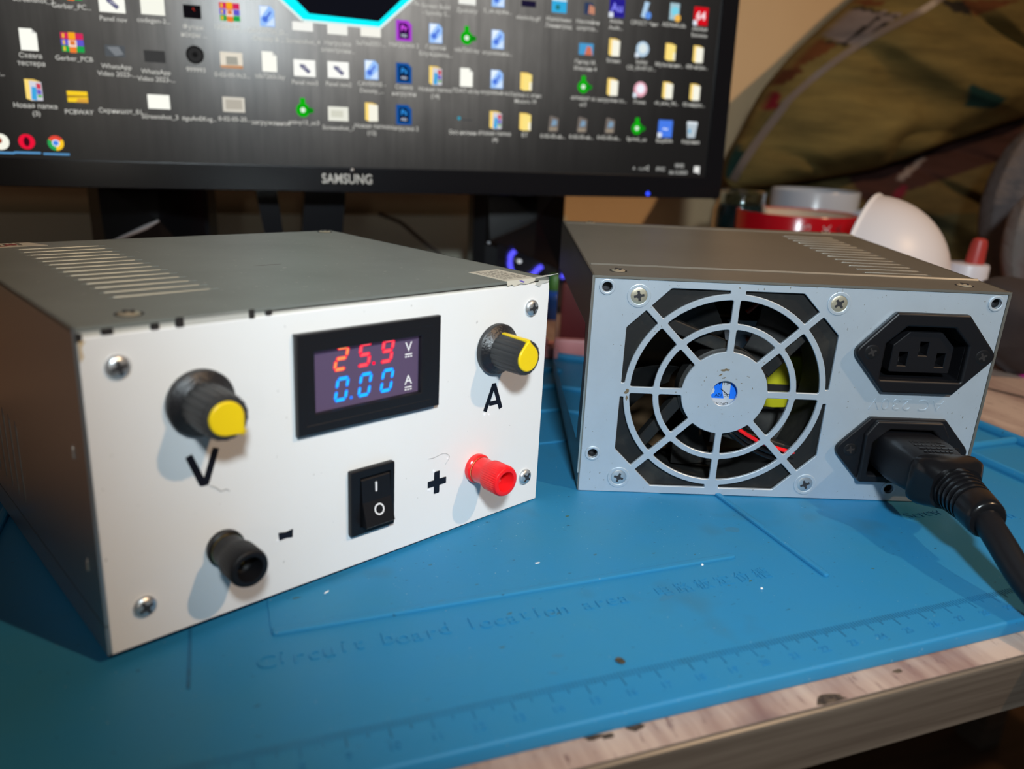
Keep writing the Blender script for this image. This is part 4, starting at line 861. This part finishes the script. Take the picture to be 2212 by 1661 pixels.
for px, py, s, z_ in ((1370, 366, '^', 4.5), (1392, 364, '▭◁', 4.2), (1428, 366, 'РУС', 3.6), (1468, 358, '18:02', 3.6), (1466, 373, '26.12.2023', 3.4)):
    x, y = onscr(px, py); tr.append((text(s, z_, x, y, 0, 0, offset=.03), (190, 190, 186)))
x, y = onscr(1506, 368); tr.append((Lx(x, y, [(-2.4, -1.6), (.4, -1.6), (2.2, -2.8), (2.2, 2.8), (-2.4, 2.8)]), (225, 225, 222)))
flat('tray_icon', tr, 'clock and tray symbols on the task bar')
lx, ly = -261.5, -7.5
ob('maker_lettering', text('SAMSUNG', 8.3, lx, ly, 1.65, 0.05, offset=0.12, xs=0.82, spacing=1.03), M['silver'], MN, label='silver maker lettering on the lower bezel')
jx, jy = onscr(760, 370)
ob('bezel_jewel', xf(lathe([(1.15, 0), (1.1, 0.5), (0.7, 0.9), (0, 1.1)], 16), Matrix.Translation((jx, jy+0.9, 1.5))), M['nickel'], MN, smooth=True)
qx, qy = onscr(1397, 418)
ob('power_light', move(lathe([(1.5, 0), (1.5, .3), (0, .5)], 16), (qx, qy, 1.6)), emis('blue_power_light', (0.03, 0.07, 1, 1), 1.6), MN)
# V-shaped stand
def bar(p0, p1, w0, w1, d=10):
    return ([(p0[0]-w0/2, p0[1], -34), (p0[0]+w0/2, p0[1], -34), (p0[0]+w0/2, p0[1], -34-d), (p0[0]-w0/2, p0[1], -34-d),
             (p1[0]-w1/2, p1[1], -34), (p1[0]+w1/2, p1[1], -34), (p1[0]+w1/2, p1[1], -34-d), (p1[0]-w1/2, p1[1], -34-d)],
            [(0, 1, 2, 3), (7, 6, 5, 4), (0, 4, 5, 1), (1, 5, 6, 2), (2, 6, 7, 3), (3, 7, 4, 0)])
ob('neck_brace', bar((-315, 20), (-300, -95), 16, 9), M['monitor'], MN)
ob('neck', bar((-268, 20), (-280, -95), 27, 27, 16), M['monitor'], MN)
ob('neck_bracket', box(-330, -250, 10, 120, -50, -25.5), M['monitor'], MN)
ob('stand_foot', shape([fillet(rect(-345, -107.3, -225, -98), 3, 3)], -90, -20, 1, 1), M['monitor'], MN)

# =================================================================== speakers
def speaker(name, cx, cy, yaw, w, h, d, label, eye):
    o = root(name, label, 'speaker', frame_mw(cx, cy, -5, yaw), 'faceted speakers under the monitor')
    # x right, y depth (front = 0), z up
    w2 = w/2; fs = 0.5
    V = [(-w2, d, 0), (w2, d, 0), (w2, d, h), (-w2, d, h),
         (-w2, 8, 0), (-w2+9, 0, 0), (-w2+9, 0, h-4), (-w2, 8, h), (w2, 26, 0), (w2, 26, h), (w2*0.28, 2, 0), (w2*0.28, 2, h-4)]
    Fc = [(0, 3, 2, 1), (4, 7, 3, 0), (4, 5, 6, 7), (5, 10, 11, 6), (10, 8, 9, 11), (8, 1, 2, 9), (7, 6, 11, 9, 2, 3), (0, 1, 8, 10, 5, 4)]
    ob('cabinet', (V, Fc), M['speaker'], o)
    zr, zl = h-6, h*0.54
    V = [(-w2+9, -0.1, h-5), (w2*0.28, 1.9, h-5), (w2-2, 22, zr), (w2*0.28, -3.5, h*0.70), (-w2+12, -4.5, zl), (-w2+9, -0.1, zl-4), (w2*.28, 1.9, h*0.40), (w2-2, 22, h*0.30)]
    Fc = [(0, 1, 3, 4), (1, 2, 3), (0, 4, 5), (4, 3, 6, 5), (3, 2, 7, 6)]
    ob('front_facet', (V, Fc), M['black_gloss'], o, label='angled glossy front facets')
    ob('facet_ridge', tube([(-w2+11.6, -4.9, zl-.4), (w2*0.05, -4.2, h*0.655), (w2*0.28, -3.9, h*0.70)], [0.6, 1.7, 0.8], 8), M.setdefault('ridge_highlight', mat('painted_highlight', (0.85, 0.85, 0.87, 1), 0.5, 0.7)) if not eye else M['black_gloss'], o, smooth=True)  # silver colour paints in a lamp highlight on the ridge of one speaker
    ob('trim_stud', move(lathe([(0, -1), (1.1, -.6), (1.2, 0), (.8, .8), (0, 1)], 12), (-w2+11.2, -5, zl-2.2)), M['nickel'], o, smooth=True)
    V = [(-w2+18, -4.6, h*0.515), (w2*.8, 4, h*0.325), (w2*.8, 4, h*0.06), (-w2+18, -4.6, h*0.06)]
    V += [(x, y+14, z) for x, y, z in V]
    ob('eye_recess', (V, [(0, 1, 2, 3), (4, 7, 6, 5), (0, 4, 5, 1), (1, 5, 6, 2), (2, 6, 7, 3), (3, 7, 4, 0)]), M['label_gloss'], o)
    if eye:
        be = emis('blue_violet_glow', (0.10, 0.09, 1.0, 1), 1.25)
        ob('glowing_arc', tube(smooth_path([(-5.6, -5.4, 49.5), (-8.6, -5.6, 46), (-9.2, -5.6, 40.5), (-8, -5.4, 35), (-4.5, -5.0, 30)], 5), 1.9, 10), be, o, smooth=True)
        ob('glowing_arc', tube(smooth_path([(16.8, -0.6, 37.2), (13.5, -1.4, 35), (10, -2.2, 31.2), (5, -3.2, 28)], 5), 1.9, 10), be, o, smooth=True)
        ob('bright_pupil', move(lathe([(0, -1.5), (1.4, -1), (1.6, 0), (1.4, 1), (0, 1.5)], 14), (-1.8, -5.2, 41.4)), emis('white_pupil_glow', (.85, .9, .95, 1), 0.8), o, smooth=True)
    return o
P0, P1 = at_y(1027, 520, 618), at_y(1225, 470, 618)
speaker('speaker', (P0.x+P1.x)/2+1, 616, radians(8), (P1-P0).length*1.02, 106, 60, 'black faceted speaker with glowing blue arcs beside the silver power supply', True)
P0, P1 = at_y(200, 480, 540), at_y(430, 480, 540)
speaker('speaker', (P0.x+P1.x)/2+1, 536, radians(10), (P1-P0).length, 100, 56, 'black faceted speaker with its ridge highlight painted silver behind the white fronted power supply', False)

# =================================================================== back of the bench
bp = ob('back_board', box(-620, 335, 744, 754, -5, 52), M['panel']); bp.matrix_world = DESK
props(bp, 'low grey olive board standing along the wall under the monitor', 'board')
pts = [at_y(px, py, 720)+Vector((0, 0, 0)) for px, py in ((850, 474), (870, 484), (900, 510), (930, 535), (950, 552))]
pts = [at_y(820, 462, 735)]+pts+[Vector((pts[-1].x+20, 700, -2.5)), Vector((pts[-1].x+110, 690, -3.2))]
cb = ob('thin_cable', tube(smooth_path(pts, 6), 1.7, 8), mat('brown_cable', (0.03, 0.02, 0.017, 1), 0.5), smooth=True)
props(cb, 'thin dark cable hanging in front of the grey board', 'cable')

# pink bracket, maroon box, bottle shape added for a blue light spot
pk = root('pink_bracket', 'pink plastic bracket lying at the back edge of the blue mat', 'bracket', frame_mw(-6, 474, 0, radians(4)))
pm = mat('pink_plastic', (0.62, 0.24, 0.24, 1), 0.4)
ob('bracket_bar', join(bbox(-30, 27, -3, 3, 0.2, 11, 1, 2), bbox(-30, -14, -3, 14, 0.2, 7, 1, 2)), pm, pk, smooth=True)
ob('bracket_foot', shape([fillet(rect(20, -9, 33, 9), 2, 3), circ(26.5, -3, 2.4, 16)], 0.2, 7, .5, 1), pm, pk, smooth=True)
mb = ob('maroon_box', bbox(-26, 22, -16, 16, 0, 46, 2, 2), mat('maroon_card', (0.07, 0.008, 0.012, 1), 0.5), smooth=True); mb.matrix_world = frame_mw(-14, 512, -5, radians(12))
props(mb, 'dark maroon box standing behind the pink bracket', 'box')
P = at_y(1193, 612, 600)
bs = root('light_spot_standin', 'blue and green bottle shape added for a light spot between the speaker and the silver power supply', 'bottle', frame_mw(P.x+2, 602, -5, 0))  # bottle shape added; its blue and green stand in for a glow
ob('bottle_body', lathe([(0, 0), (9, 0), (9.5, 1), (9.5, 16), (7, 21), (5, 22), (0, 22)], 24), mat('blue_spot_colour', (0.02, 0.09, 0.5, 1), 0.25, 0, .5), bs, smooth=True)
ob('standin_top', lathe([(5.6, 22), (5.6, 32), (4.6, 34), (0, 34)], 20), mat('green_spot_colour', (0.05, 0.16, 0.03, 1), 0.4), bs, smooth=True)

# =================================================================== cups and small things on the right
def mug(name, label, cx, cy, r, h, om, im, handle_ang, taper=0.92):
    o = root(name, label, 'mug', frame_mw(cx, cy, -5, 0))
    ob('mug_body', lathe([(0, 0), (r*taper*.9, 0), (r*taper, 2), (r*.97, h*.5), (r, h-1), (r-.6, h), (r-2.2, h-.4), (r-3, h-1.5)], 48), om, o, smooth=True)
    ob('mug_inside', lathe([(r-2.6, h-.5), (r-3.4, h*.5), (r-5, 5), (0, 4)], 48), im, o, smooth=True)
    hp = [(r*.96, 0, h*.80), (r*1.35, 0, h*.82), (r*1.55, 0, h*.58), (r*1.4, 0, h*.33), (r*.95, 0, h*.26)]
    hm = xf(tube(smooth_path(hp, 6), 4.2, 10), Matrix.Rotation(handle_ang, 4, 'Z'))
    ob('mug_handle', hm, om, o, smooth=True); return o
cream = mat('cream_glaze', (0.60, 0.45, 0.33, 1), 0.25); redg = mat('red_glaze', (0.40, 0.004, 0.010, 1), 0.2); whg = mat('white_glaze', (0.40, 0.43, 0.49, 1), 0.25)
Pm = at_y(1718, 475, 650)
rm = mug('red_mug', 'wide red mug with white lettering and cream inside behind the silver power supply', Pm.x, 650, 47, 85, redg, cream, radians(20))
for i, (s, a) in enumerate((('NES', -98), ('ACAK', -79), ('ICA', -66))):
    tt = xf(text(s, 9, 0, 0, 0, 0.1, 'RIGHT'), Matrix.Rotation(pi/2, 4, 'Z'))
    vs = [(47.15*cos(radians(a)+x/47), 47.15*sin(radians(a)+x/47), y+80+0*z) for x, y, z in tt[0]]
    ob('mug_lettering', (vs, tt[1]), M['print'] if i < 2 else mat('faded_white_print', (0.30, 0.04, .05, 1), .4), rm)
Pw = at_y(1762, 410, 736)
wm = mug('white_mug', 'white mug with a red round print standing behind the red mug', Pw.x, 736, 38.2, 98, whg, whg, radians(-44))
vs = shape([circ(0, 0, 13, 24)], 0, .1); a = radians(-120)
ob('mug_print', ([(38.3*cos(a+x/38.3), 38.3*sin(a+x/38.3), y+70) for x, y, z in vs[0]], vs[1]), mat('coral_print', (0.45, 0.10, 0.09, 1), 0.4), wm)
glass = mat('clear_glass', (0.80, 0.86, 0.86, 1), 0.03, 0, .5, trans=1.0, ior=1.45)
Pj = at_y(1600, 440, 690)
jr = root('glass_jar', 'clear glass jar of dark liquid between the monitor and the red mug', 'jar', frame_mw(Pj.x, 690, -5, 0))
jp = [(0, 0), (21, 0), (22.5, 2), (22.5, 82), (20, 88), (20, 96), (20.8, 97), (19, 97), (18.6, 88), (20.8, 81), (20.8, 4), (0, 3.4)]
ob('jar_wall', lathe(jp, 40), glass, jr, smooth=True)
ob('dark_liquid', lathe([(0, 4), (20.2, 4.4), (20.2, 80), (18.4, 86), (0, 86)], 36), mat('dark_teal_liquid', (0.012, 0.03, 0.035, 1), 0.15), jr, smooth=True)
# white bowl lying on its side
Pb = at_y(1868, 575, 548)
bw = root('white_bowl', 'white plastic bowl tipped on its side leaning by the red mug', 'bowl', frame_mw(Pb.x, 548, 48.4, 0))
Rb = 53
bp_ = [(Rb*sin(radians(q)), -Rb*cos(radians(q))) for q in range(0, 99, 6)]
bp_ += [(p[0]-1.6*sin(radians(q)), p[1]+1.6*cos(radians(q))) for p, q in reversed(list(zip(bp_, range(0, 99, 6))))]
axis = Vector((-0.80, 0.55, 0.13)).normalized(); q_ = axis.to_track_quat('Z', 'Y').to_matrix().to_4x4()
ob('bowl_shell', xf(lathe(bp_, 56), q_), mat('white_matte_plastic', (0.68, 0.64, 0.66, 1), 0.4), bw, smooth=True)
rimr = Rb*sin(radians(96)); rz = -Rb*cos(radians(96))
ob('bowl_rim', xf(tube([(rimr*cos(a), rimr*sin(a), rz+1) for a in [2*pi*k/56 for k in range(57)]], 1.3, 8, False), q_), mat('white_rim_plastic', (0.8, 0.78, 0.8, 1), 0.3), bw, smooth=True)
# flux bottle
Pt = at_y(2086, 600, 545)
fb = root('flux_bottle', 'small white bottle with a red nozzle behind the silver power supply', 'bottle', frame_mw(Pt.x, 545, -5, 0))
ob('bottle_body', lathe([(0, 0), (12.4, 0), (13, 1), (13, 62.5), (12.4, 64), (5, 64.4), (0, 64.4)], 32), mat('white_bottle_plastic', (0.62, 0.60, 0.66, 1), 0.35), fb, smooth=True)
ob('nozzle', lathe([(6.0, 64), (5.2, 77), (4.4, 80.2), (2.5, 81.4), (0, 81.6)], 24), mat('dull_red_nozzle', (0.36, 0.035, 0.03, 1), 0.4), fb, (0.4, 0, 0), (0, 0.05, 0), smooth=True)
# red plier handle and magenta cap on the bench
Pr = at_z(2190, 762, -5)
rh = root('red_pliers', 'red handled pliers lying on the bench at the right edge of the photo', 'pliers', frame_mw(Pr.x+8, Pr.y+6, -5, radians(-62)))
rmx = mat('bright_red_grip', (0.62, 0.006, 0.012, 1), 0.35)
for s in (-1, 1):
    ob('handle_grip', tube(smooth_path([(-50, s*5, 9.2), (-18, s*9, 9.2), (14, s*11, 9.2), (46, s*7, 9.2)], 6), [6]+[8.6]*16+[9]*2, 12), rmx, rh, smooth=True)
ob('jaw', bbox(44, 92, -6, 6, 4, 14, 2, 2), M['slot'], rh, smooth=True)
Pg = at_z(2226, 812, -5)
mg = root('magenta_cap', 'magenta plastic cap on the bench near the red pliers', 'cap', frame_mw(Pg.x+2, Pg.y, -5, 0))
ob('cap_body', lathe([(0, 0), (10, 0), (10.4, 1), (9.8, 11), (9, 12), (0, 12)], 26, lambda k, i: 1 if i < 2 else (1 if k % 2 else .97)), mat('magenta_plastic', (0.55, 0.02, 0.25, 1), 0.35), mg, smooth=True)
# dark joint in the bench top at the right
g0, g1 = at_z(2128, 838, -5), at_z(2290, 877, -5)
g0, g1 = Vector((g0.dot(Uv), g0.dot(Vv))), Vector((g1.dot(Uv), g1.dot(Vv)))
dg = (g1-g0).normalized(); g0, g1 = g0-dg*120, g1+dg*420
ob('plank_joint', shape([stroke(g0, g1, 4.0)], -5.02, -4.95), M['gap'], D)

# =================================================================== soft things
def soft(outline, Y, T, tilt=0.0, nr=26, wr=1.2, seed=1, n=120):
    """closed cushion: px outline taken at depth Y (mm) and filled to thickness T; returns mesh and grid info"""
    random.seed(seed)
    P = [hit(px, py, Vv*Y, Vv) for px, py in outline]
    L = [0]
    for i in range(len(P)): L.append(L[-1]+(P[(i+1) % len(P)]-P[i]).length)
    bd = []
    for k in range(n):
        s = L[-1]*k/n; i = max(j for j in range(len(P)) if L[j] <= s)
        bd.append(P[i].lerp(P[(i+1) % len(P)], (s-L[i])/max(1e-6, L[i+1]-L[i])))
    for _ in range(3 if n < 200 else 8): bd = [(bd[i-1]+2*bd[i]+bd[(i+1) % n])/4 for i in range(n)]
    c = sum(bd, Vector())/n
    V, Fc = [], []
    from mathutils import noise as mn
    for side in (-1, 1):
        for j in range(nr+1):
            r = j/nr
            for k in range(n):
                q = c.lerp(bd[k], r); th = T*(max(0, 1-r**2.6))**0.5
                fo = abs(mn.noise(Vector((q.x*.004+5, q.z*.021+q.x*.005, seed*1.7)))); w = wr*4.5*max(0, 0.16-fo)*6*(1-r**6) + wr*mn.noise(Vector((q.x*.02, q.z*.035, seed+side)))*4*(1-r**6) + wr*2.2*mn.noise(Vector((q.x*.006+q.z*.010, q.z*.022, seed*3.1)))*(1-r**6)
                dv = side*th + (w if side < 0 else 0) - tilt*(q.z-c.z); qx = q.x + Vv.x*dv; y = q.y + Vv.y*dv
                V.append((qx, y, max(q.z, -4.7)))
    N = (nr+1)*n
    for s in (0, 1):
        for j in range(nr):
            for k in range(n):
                a, b = s*N+j*n+k, s*N+j*n+(k+1) % n
                f = (a, b, b+n, a+n); Fc.append(f if s == 0 else f[::-1])
    for k in range(n): Fc.append((nr*n+k, nr*n+(k+1) % n, N+nr*n+(k+1) % n, N+nr*n+k))
    return V, Fc
def project(p):
    d = Vector(p)-CAM; zz = d.dot(FW)
    return W/2+F*d.dot(RT)/zz, H/2-F*d.dot(UP)/zz
def inside(x, y, P):
    r = False; j = len(P)-1
    for i in range(len(P)):
        if (P[i][1] > y) != (P[j][1] > y) and x < (P[j][0]-P[i][0])*(y-P[i][1])/(P[j][1]-P[i][1])+P[i][0]: r = not r
        j = i
    return r
fab = bpy.data.materials.new('patterned_cotton'); fab.use_nodes = True
nt = fab.node_tree; b = nt.nodes['Principled BSDF']; b.inputs['Roughness'].default_value = 0.85; b.inputs['Specular IOR Level'].default_value = 0.15
tc = nt.nodes.new('ShaderNodeTexCoord')
va = nt.nodes.new('ShaderNodeVertexColor'); va.layer_name = 'Print'
n1 = nz(16, (0.5, 1, 3.2), 5); n2 = nz(900, (1, 1, 1), 2)
rp = nt.nodes.new('ShaderNodeMapRange'); rp.inputs[1].default_value = 0.3; rp.inputs[2].default_value = 0.75; rp.inputs[3].default_value = 0.36; rp.inputs[4].default_value = 0.88
nt.links.new(n1.outputs['Fac'], rp.inputs[0])
mu = nt.nodes.new('ShaderNodeMix'); mu.data_type = 'RGBA'; mu.blend_type = 'MULTIPLY'; mu.inputs[0].default_value = 1
nt.links.new(va.outputs[0], mu.inputs[6]); nt.links.new(rp.outputs[0], mu.inputs[7]); nt.links.new(mu.outputs[2], b.inputs['Base Color'])
OLIVE = (0.20, 0.145, 0.046, 1)
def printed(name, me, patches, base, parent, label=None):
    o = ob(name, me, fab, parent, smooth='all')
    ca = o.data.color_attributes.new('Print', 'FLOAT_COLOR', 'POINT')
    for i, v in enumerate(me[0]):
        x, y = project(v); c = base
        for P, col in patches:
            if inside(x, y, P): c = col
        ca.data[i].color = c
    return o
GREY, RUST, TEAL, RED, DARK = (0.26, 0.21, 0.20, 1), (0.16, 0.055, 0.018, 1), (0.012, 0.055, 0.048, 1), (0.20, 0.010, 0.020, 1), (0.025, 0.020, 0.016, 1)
PT = [([(1850, 0), (1915, 0), (1905, 15), (1845, 10)], RUST), ([(1780, 80), (1840, 15), (1950, 30), (1900, 65), (1850, 100)], GREY), ([(1700, 150), (1775, 85), (1810, 95), (1790, 110), (1700, 160)], RUST),
      ([(1640, 240), (1665, 195), (1685, 200), (1682, 238)], RED), ([(1660, 180), (1700, 145), (1740, 150), (1690, 185)], (0.10, 0.03, 0.012, 1)),
      ([(1565, 380), (1580, 320), (1608, 310), (1600, 370), (1585, 395)], TEAL), ([(2085, 230), (2095, 180), (2175, 212), (2150, 235)], TEAL),
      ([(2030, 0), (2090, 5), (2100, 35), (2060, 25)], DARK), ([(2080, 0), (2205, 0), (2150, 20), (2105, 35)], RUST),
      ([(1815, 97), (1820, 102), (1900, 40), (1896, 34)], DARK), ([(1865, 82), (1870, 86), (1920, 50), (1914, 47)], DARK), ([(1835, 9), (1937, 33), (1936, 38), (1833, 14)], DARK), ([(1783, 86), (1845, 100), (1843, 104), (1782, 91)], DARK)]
CU = root('patterned_bedding', 'bulky olive patterned bedding heaped against the tan wall', 'bedding')
cush = soft([(1566, 402), (1575, 340), (1610, 290), (1650, 205), (1720, 120), (1800, 45), (1870, -15), (1980, -120), (2150, -260), (2500, -300), (2700, -60), (2650, 120), (2400, 180), (2212, 245), (2080, 290), (1950, 335), (1850, 372), (1700, 396), (1620, 408)], 668, 74, 0.0, 110, 2.7, 3, 420)
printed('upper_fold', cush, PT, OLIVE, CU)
# pale seam tape following the cover
from mathutils.bvhtree import BVHTree
bv = BVHTree.FromPolygons([Vector(v) for v in cush[0]], cush[1])
tpx = smooth_path([(a_, b_, 0) for a_, b_ in ((1583, 390), (1600, 360), (1640, 300), (1690, 235), (1700, 220), (1732, 190), (1780, 150), (1850, 100), (1930, 55), (2000, 18), (2060, -25))], 8)
V, Fc = [], []
for i, p in enumerate(tpx):
    t_ = (tpx[min(i+1, len(tpx)-1)]-tpx[max(i-1, 0)]).normalized(); s_ = Vector((-t_.y, t_.x, 0))*(8.5 if i < 34 else 7)
    for q, off in ((p+s_, 2.6), (p-s_, 2.6), (p-s_, -1.5), (p+s_, -1.5)):
        r_ = ray(q.x, q.y); h_ = bv.ray_cast(CAM, r_)[0]
        if h_ is None: h_ = hit(q.x, q.y, Vv*666, Vv)
        V.append(tuple(h_-r_*off))
N_ = len(tpx)
for k in range(4):                       # smooth the tape along its length so that it bridges the wrinkles
    W_ = list(V)
    for i in range(1, N_-1):
        for c_ in range(4): V[i*4+c_] = tuple((Vector(W_[(i-1)*4+c_])+2*Vector(W_[i*4+c_])+Vector(W_[(i+1)*4+c_]))/4)
for i in range(N_-1):
    for k in range(4): Fc.append((i*4+k, i*4+(k+1) % 4, i*4+4+(k+1) % 4, i*4+4+k))
Fc += [(0, 1, 2, 3), tuple(len(V)-4+k for k in (3, 2, 1, 0))]
ob('seam_tape', (V, Fc), mat('translucent_grey_tape', (0.13, 0.10, 0.085, 1), 0.45), CU, smooth=True, label='pale seam tape')
PQ = [([(1860, 330), (1910, 275), (1980, 262), (2000, 275), (1950, 300)], RED), ([(1930, 300), (2000, 270), (2190, 235), (2212, 250), (2050, 310), (1900, 345)], (0.12, 0.045, 0.016, 1)),
      ([(2115, 258), (2165, 236), (2175, 245), (2130, 272)], RED), ([(1935, 385), (1995, 335), (2000, 345), (1950, 392)], GREY), ([(1905, 450), (1945, 400), (1965, 400), (1930, 462)], (0.16, .012, .03, 1)), ([(1990, 465), (2110, 460), (2110, 560), (1990, 560)], (0.075, 0.075, 0.04, 1)),
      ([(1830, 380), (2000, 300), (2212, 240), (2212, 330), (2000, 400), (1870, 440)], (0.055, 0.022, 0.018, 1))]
PQ = [PQ[-1]]+PQ[:-1]  # dark band along the underside is painted shade, laid before the print
qq = soft([(1560, 408), (1700, 392), (1860, 352), (1960, 315), (2100, 268), (2250, 220), (2560, 160), (2640, 400), (2600, 640), (2300, 672), (1900, 660), (1640, 640), (1545, 560)], 690, 66, 0.0, 90, 2.6, 5, 340)
printed('lower_fold', qq, PQ, (0.11, 0.08, 0.03, 1), CU)  # base colour darkened for the shade under the overhanging upper fold
gm = mat('grey_quilted_cloth', (0.13, 0.115, 0.115, 1), 0.85, 0, .2, bump=(60, 0.9, 3, (0.6, 1, 2.2)))
g1 = soft([(2225, 262), (2185, 310), (2158, 370), (2142, 430), (2140, 500), (2150, 560), (2168, 610), (2200, 690), (2300, 720), (2420, 500), (2380, 320)], 505, 40, 0.1, 22, 1.6, 8)
gp = ob('grey_pillow', g1, gm, smooth='all'); props(gp, 'grey wrinkled pillow standing at the right edge of the photo', 'pillow')
g2 = soft([(2240, 400), (2200, 440), (2188, 500), (2184, 560), (2196, 620), (2225, 720), (2340, 720), (2400, 520), (2340, 410)], 425, 28, 0.1, 20, 1.8, 9)
gp2 = ob('grey_pillow', g2, mat('warm_grey_quilted_cloth', (0.20, 0.17, 0.155, 1), 0.85, 0, .2, bump=(60, 0.9, 3, (0.6, 1, 2.2))), smooth='all'); props(gp2, 'lighter warm grey pillow in front of the darker grey one', 'pillow')
g3 = soft([(2118, 640), (2140, 600), (2180, 588), (2240, 600), (2330, 640), (2360, 720), (2300, 790), (2180, 800), (2110, 740)], 350, 24, 0.0, 20, 1.6, 11)
lo = min(v[2] for v in g3[0]); g3 = move(g3, (0, 0, -5-lo if lo > -5 else 0))
bc = ob('brown_cloth_bundle', g3, mat('dark_brown_cloth', (0.030, 0.021, 0.021, 1), 0.85, bump=(70, .6, 2, (1, 1, 1))), smooth='all'); props(bc, 'dark brown cloth bundle on the bench behind the right corner of the silver power supply', 'cloth')

# =================================================================== crumbs on the mat
def crumb(px, py, L, w, ang, m, label, name='crumb', h=0.5):
    P = at_z(px, py, 0); V, Fc = lathe([(0, 0), (w*.8, h*.1), (w, h*.5), (w*.7, h*.9), (0, h)], 9, lambda k, i: random.uniform(.75, 1.15))
    V = [(x*L/(2*w), y, z) for x, y, z in V]
    o = ob(name, (V, Fc), m, smooth=True); o.matrix_world = frame_mw(P.x, P.y, 0.0, ang); props(o, label, 'crumb'); return o
wf = mat('white_flake', (0.85, 0.85, 0.82, 1), 0.5); sd = mat('solder_scrap', (0.10, 0.085, 0.06, 1), 0.35, 0.6)
random.seed(4)
crumb(1340, 1429, 3.4, 1.1, radians(-40), sd, 'brown metallic scrap on the mat in front of the raised lettering', 'solder_scrap', 0.8)
crumb(1161, 1218, 2.2, 0.45, radians(20), wf, 'white flake on the mat below the red binding post', 'plastic_flake')
crumb(706, 1281, 2.6, 0.35, radians(60), wf, 'white flake on the mat near the black binding post', 'plastic_flake')
crumb(1517, 1221, 0.9, 0.4, 0, wf, 'tiny white grain beside the raised line of the mat', 'plastic_flake')
crumb(1645, 1272, 0.9, 0.4, 0, wf, 'tiny white grain near the raised Chinese characters', 'plastic_flake')
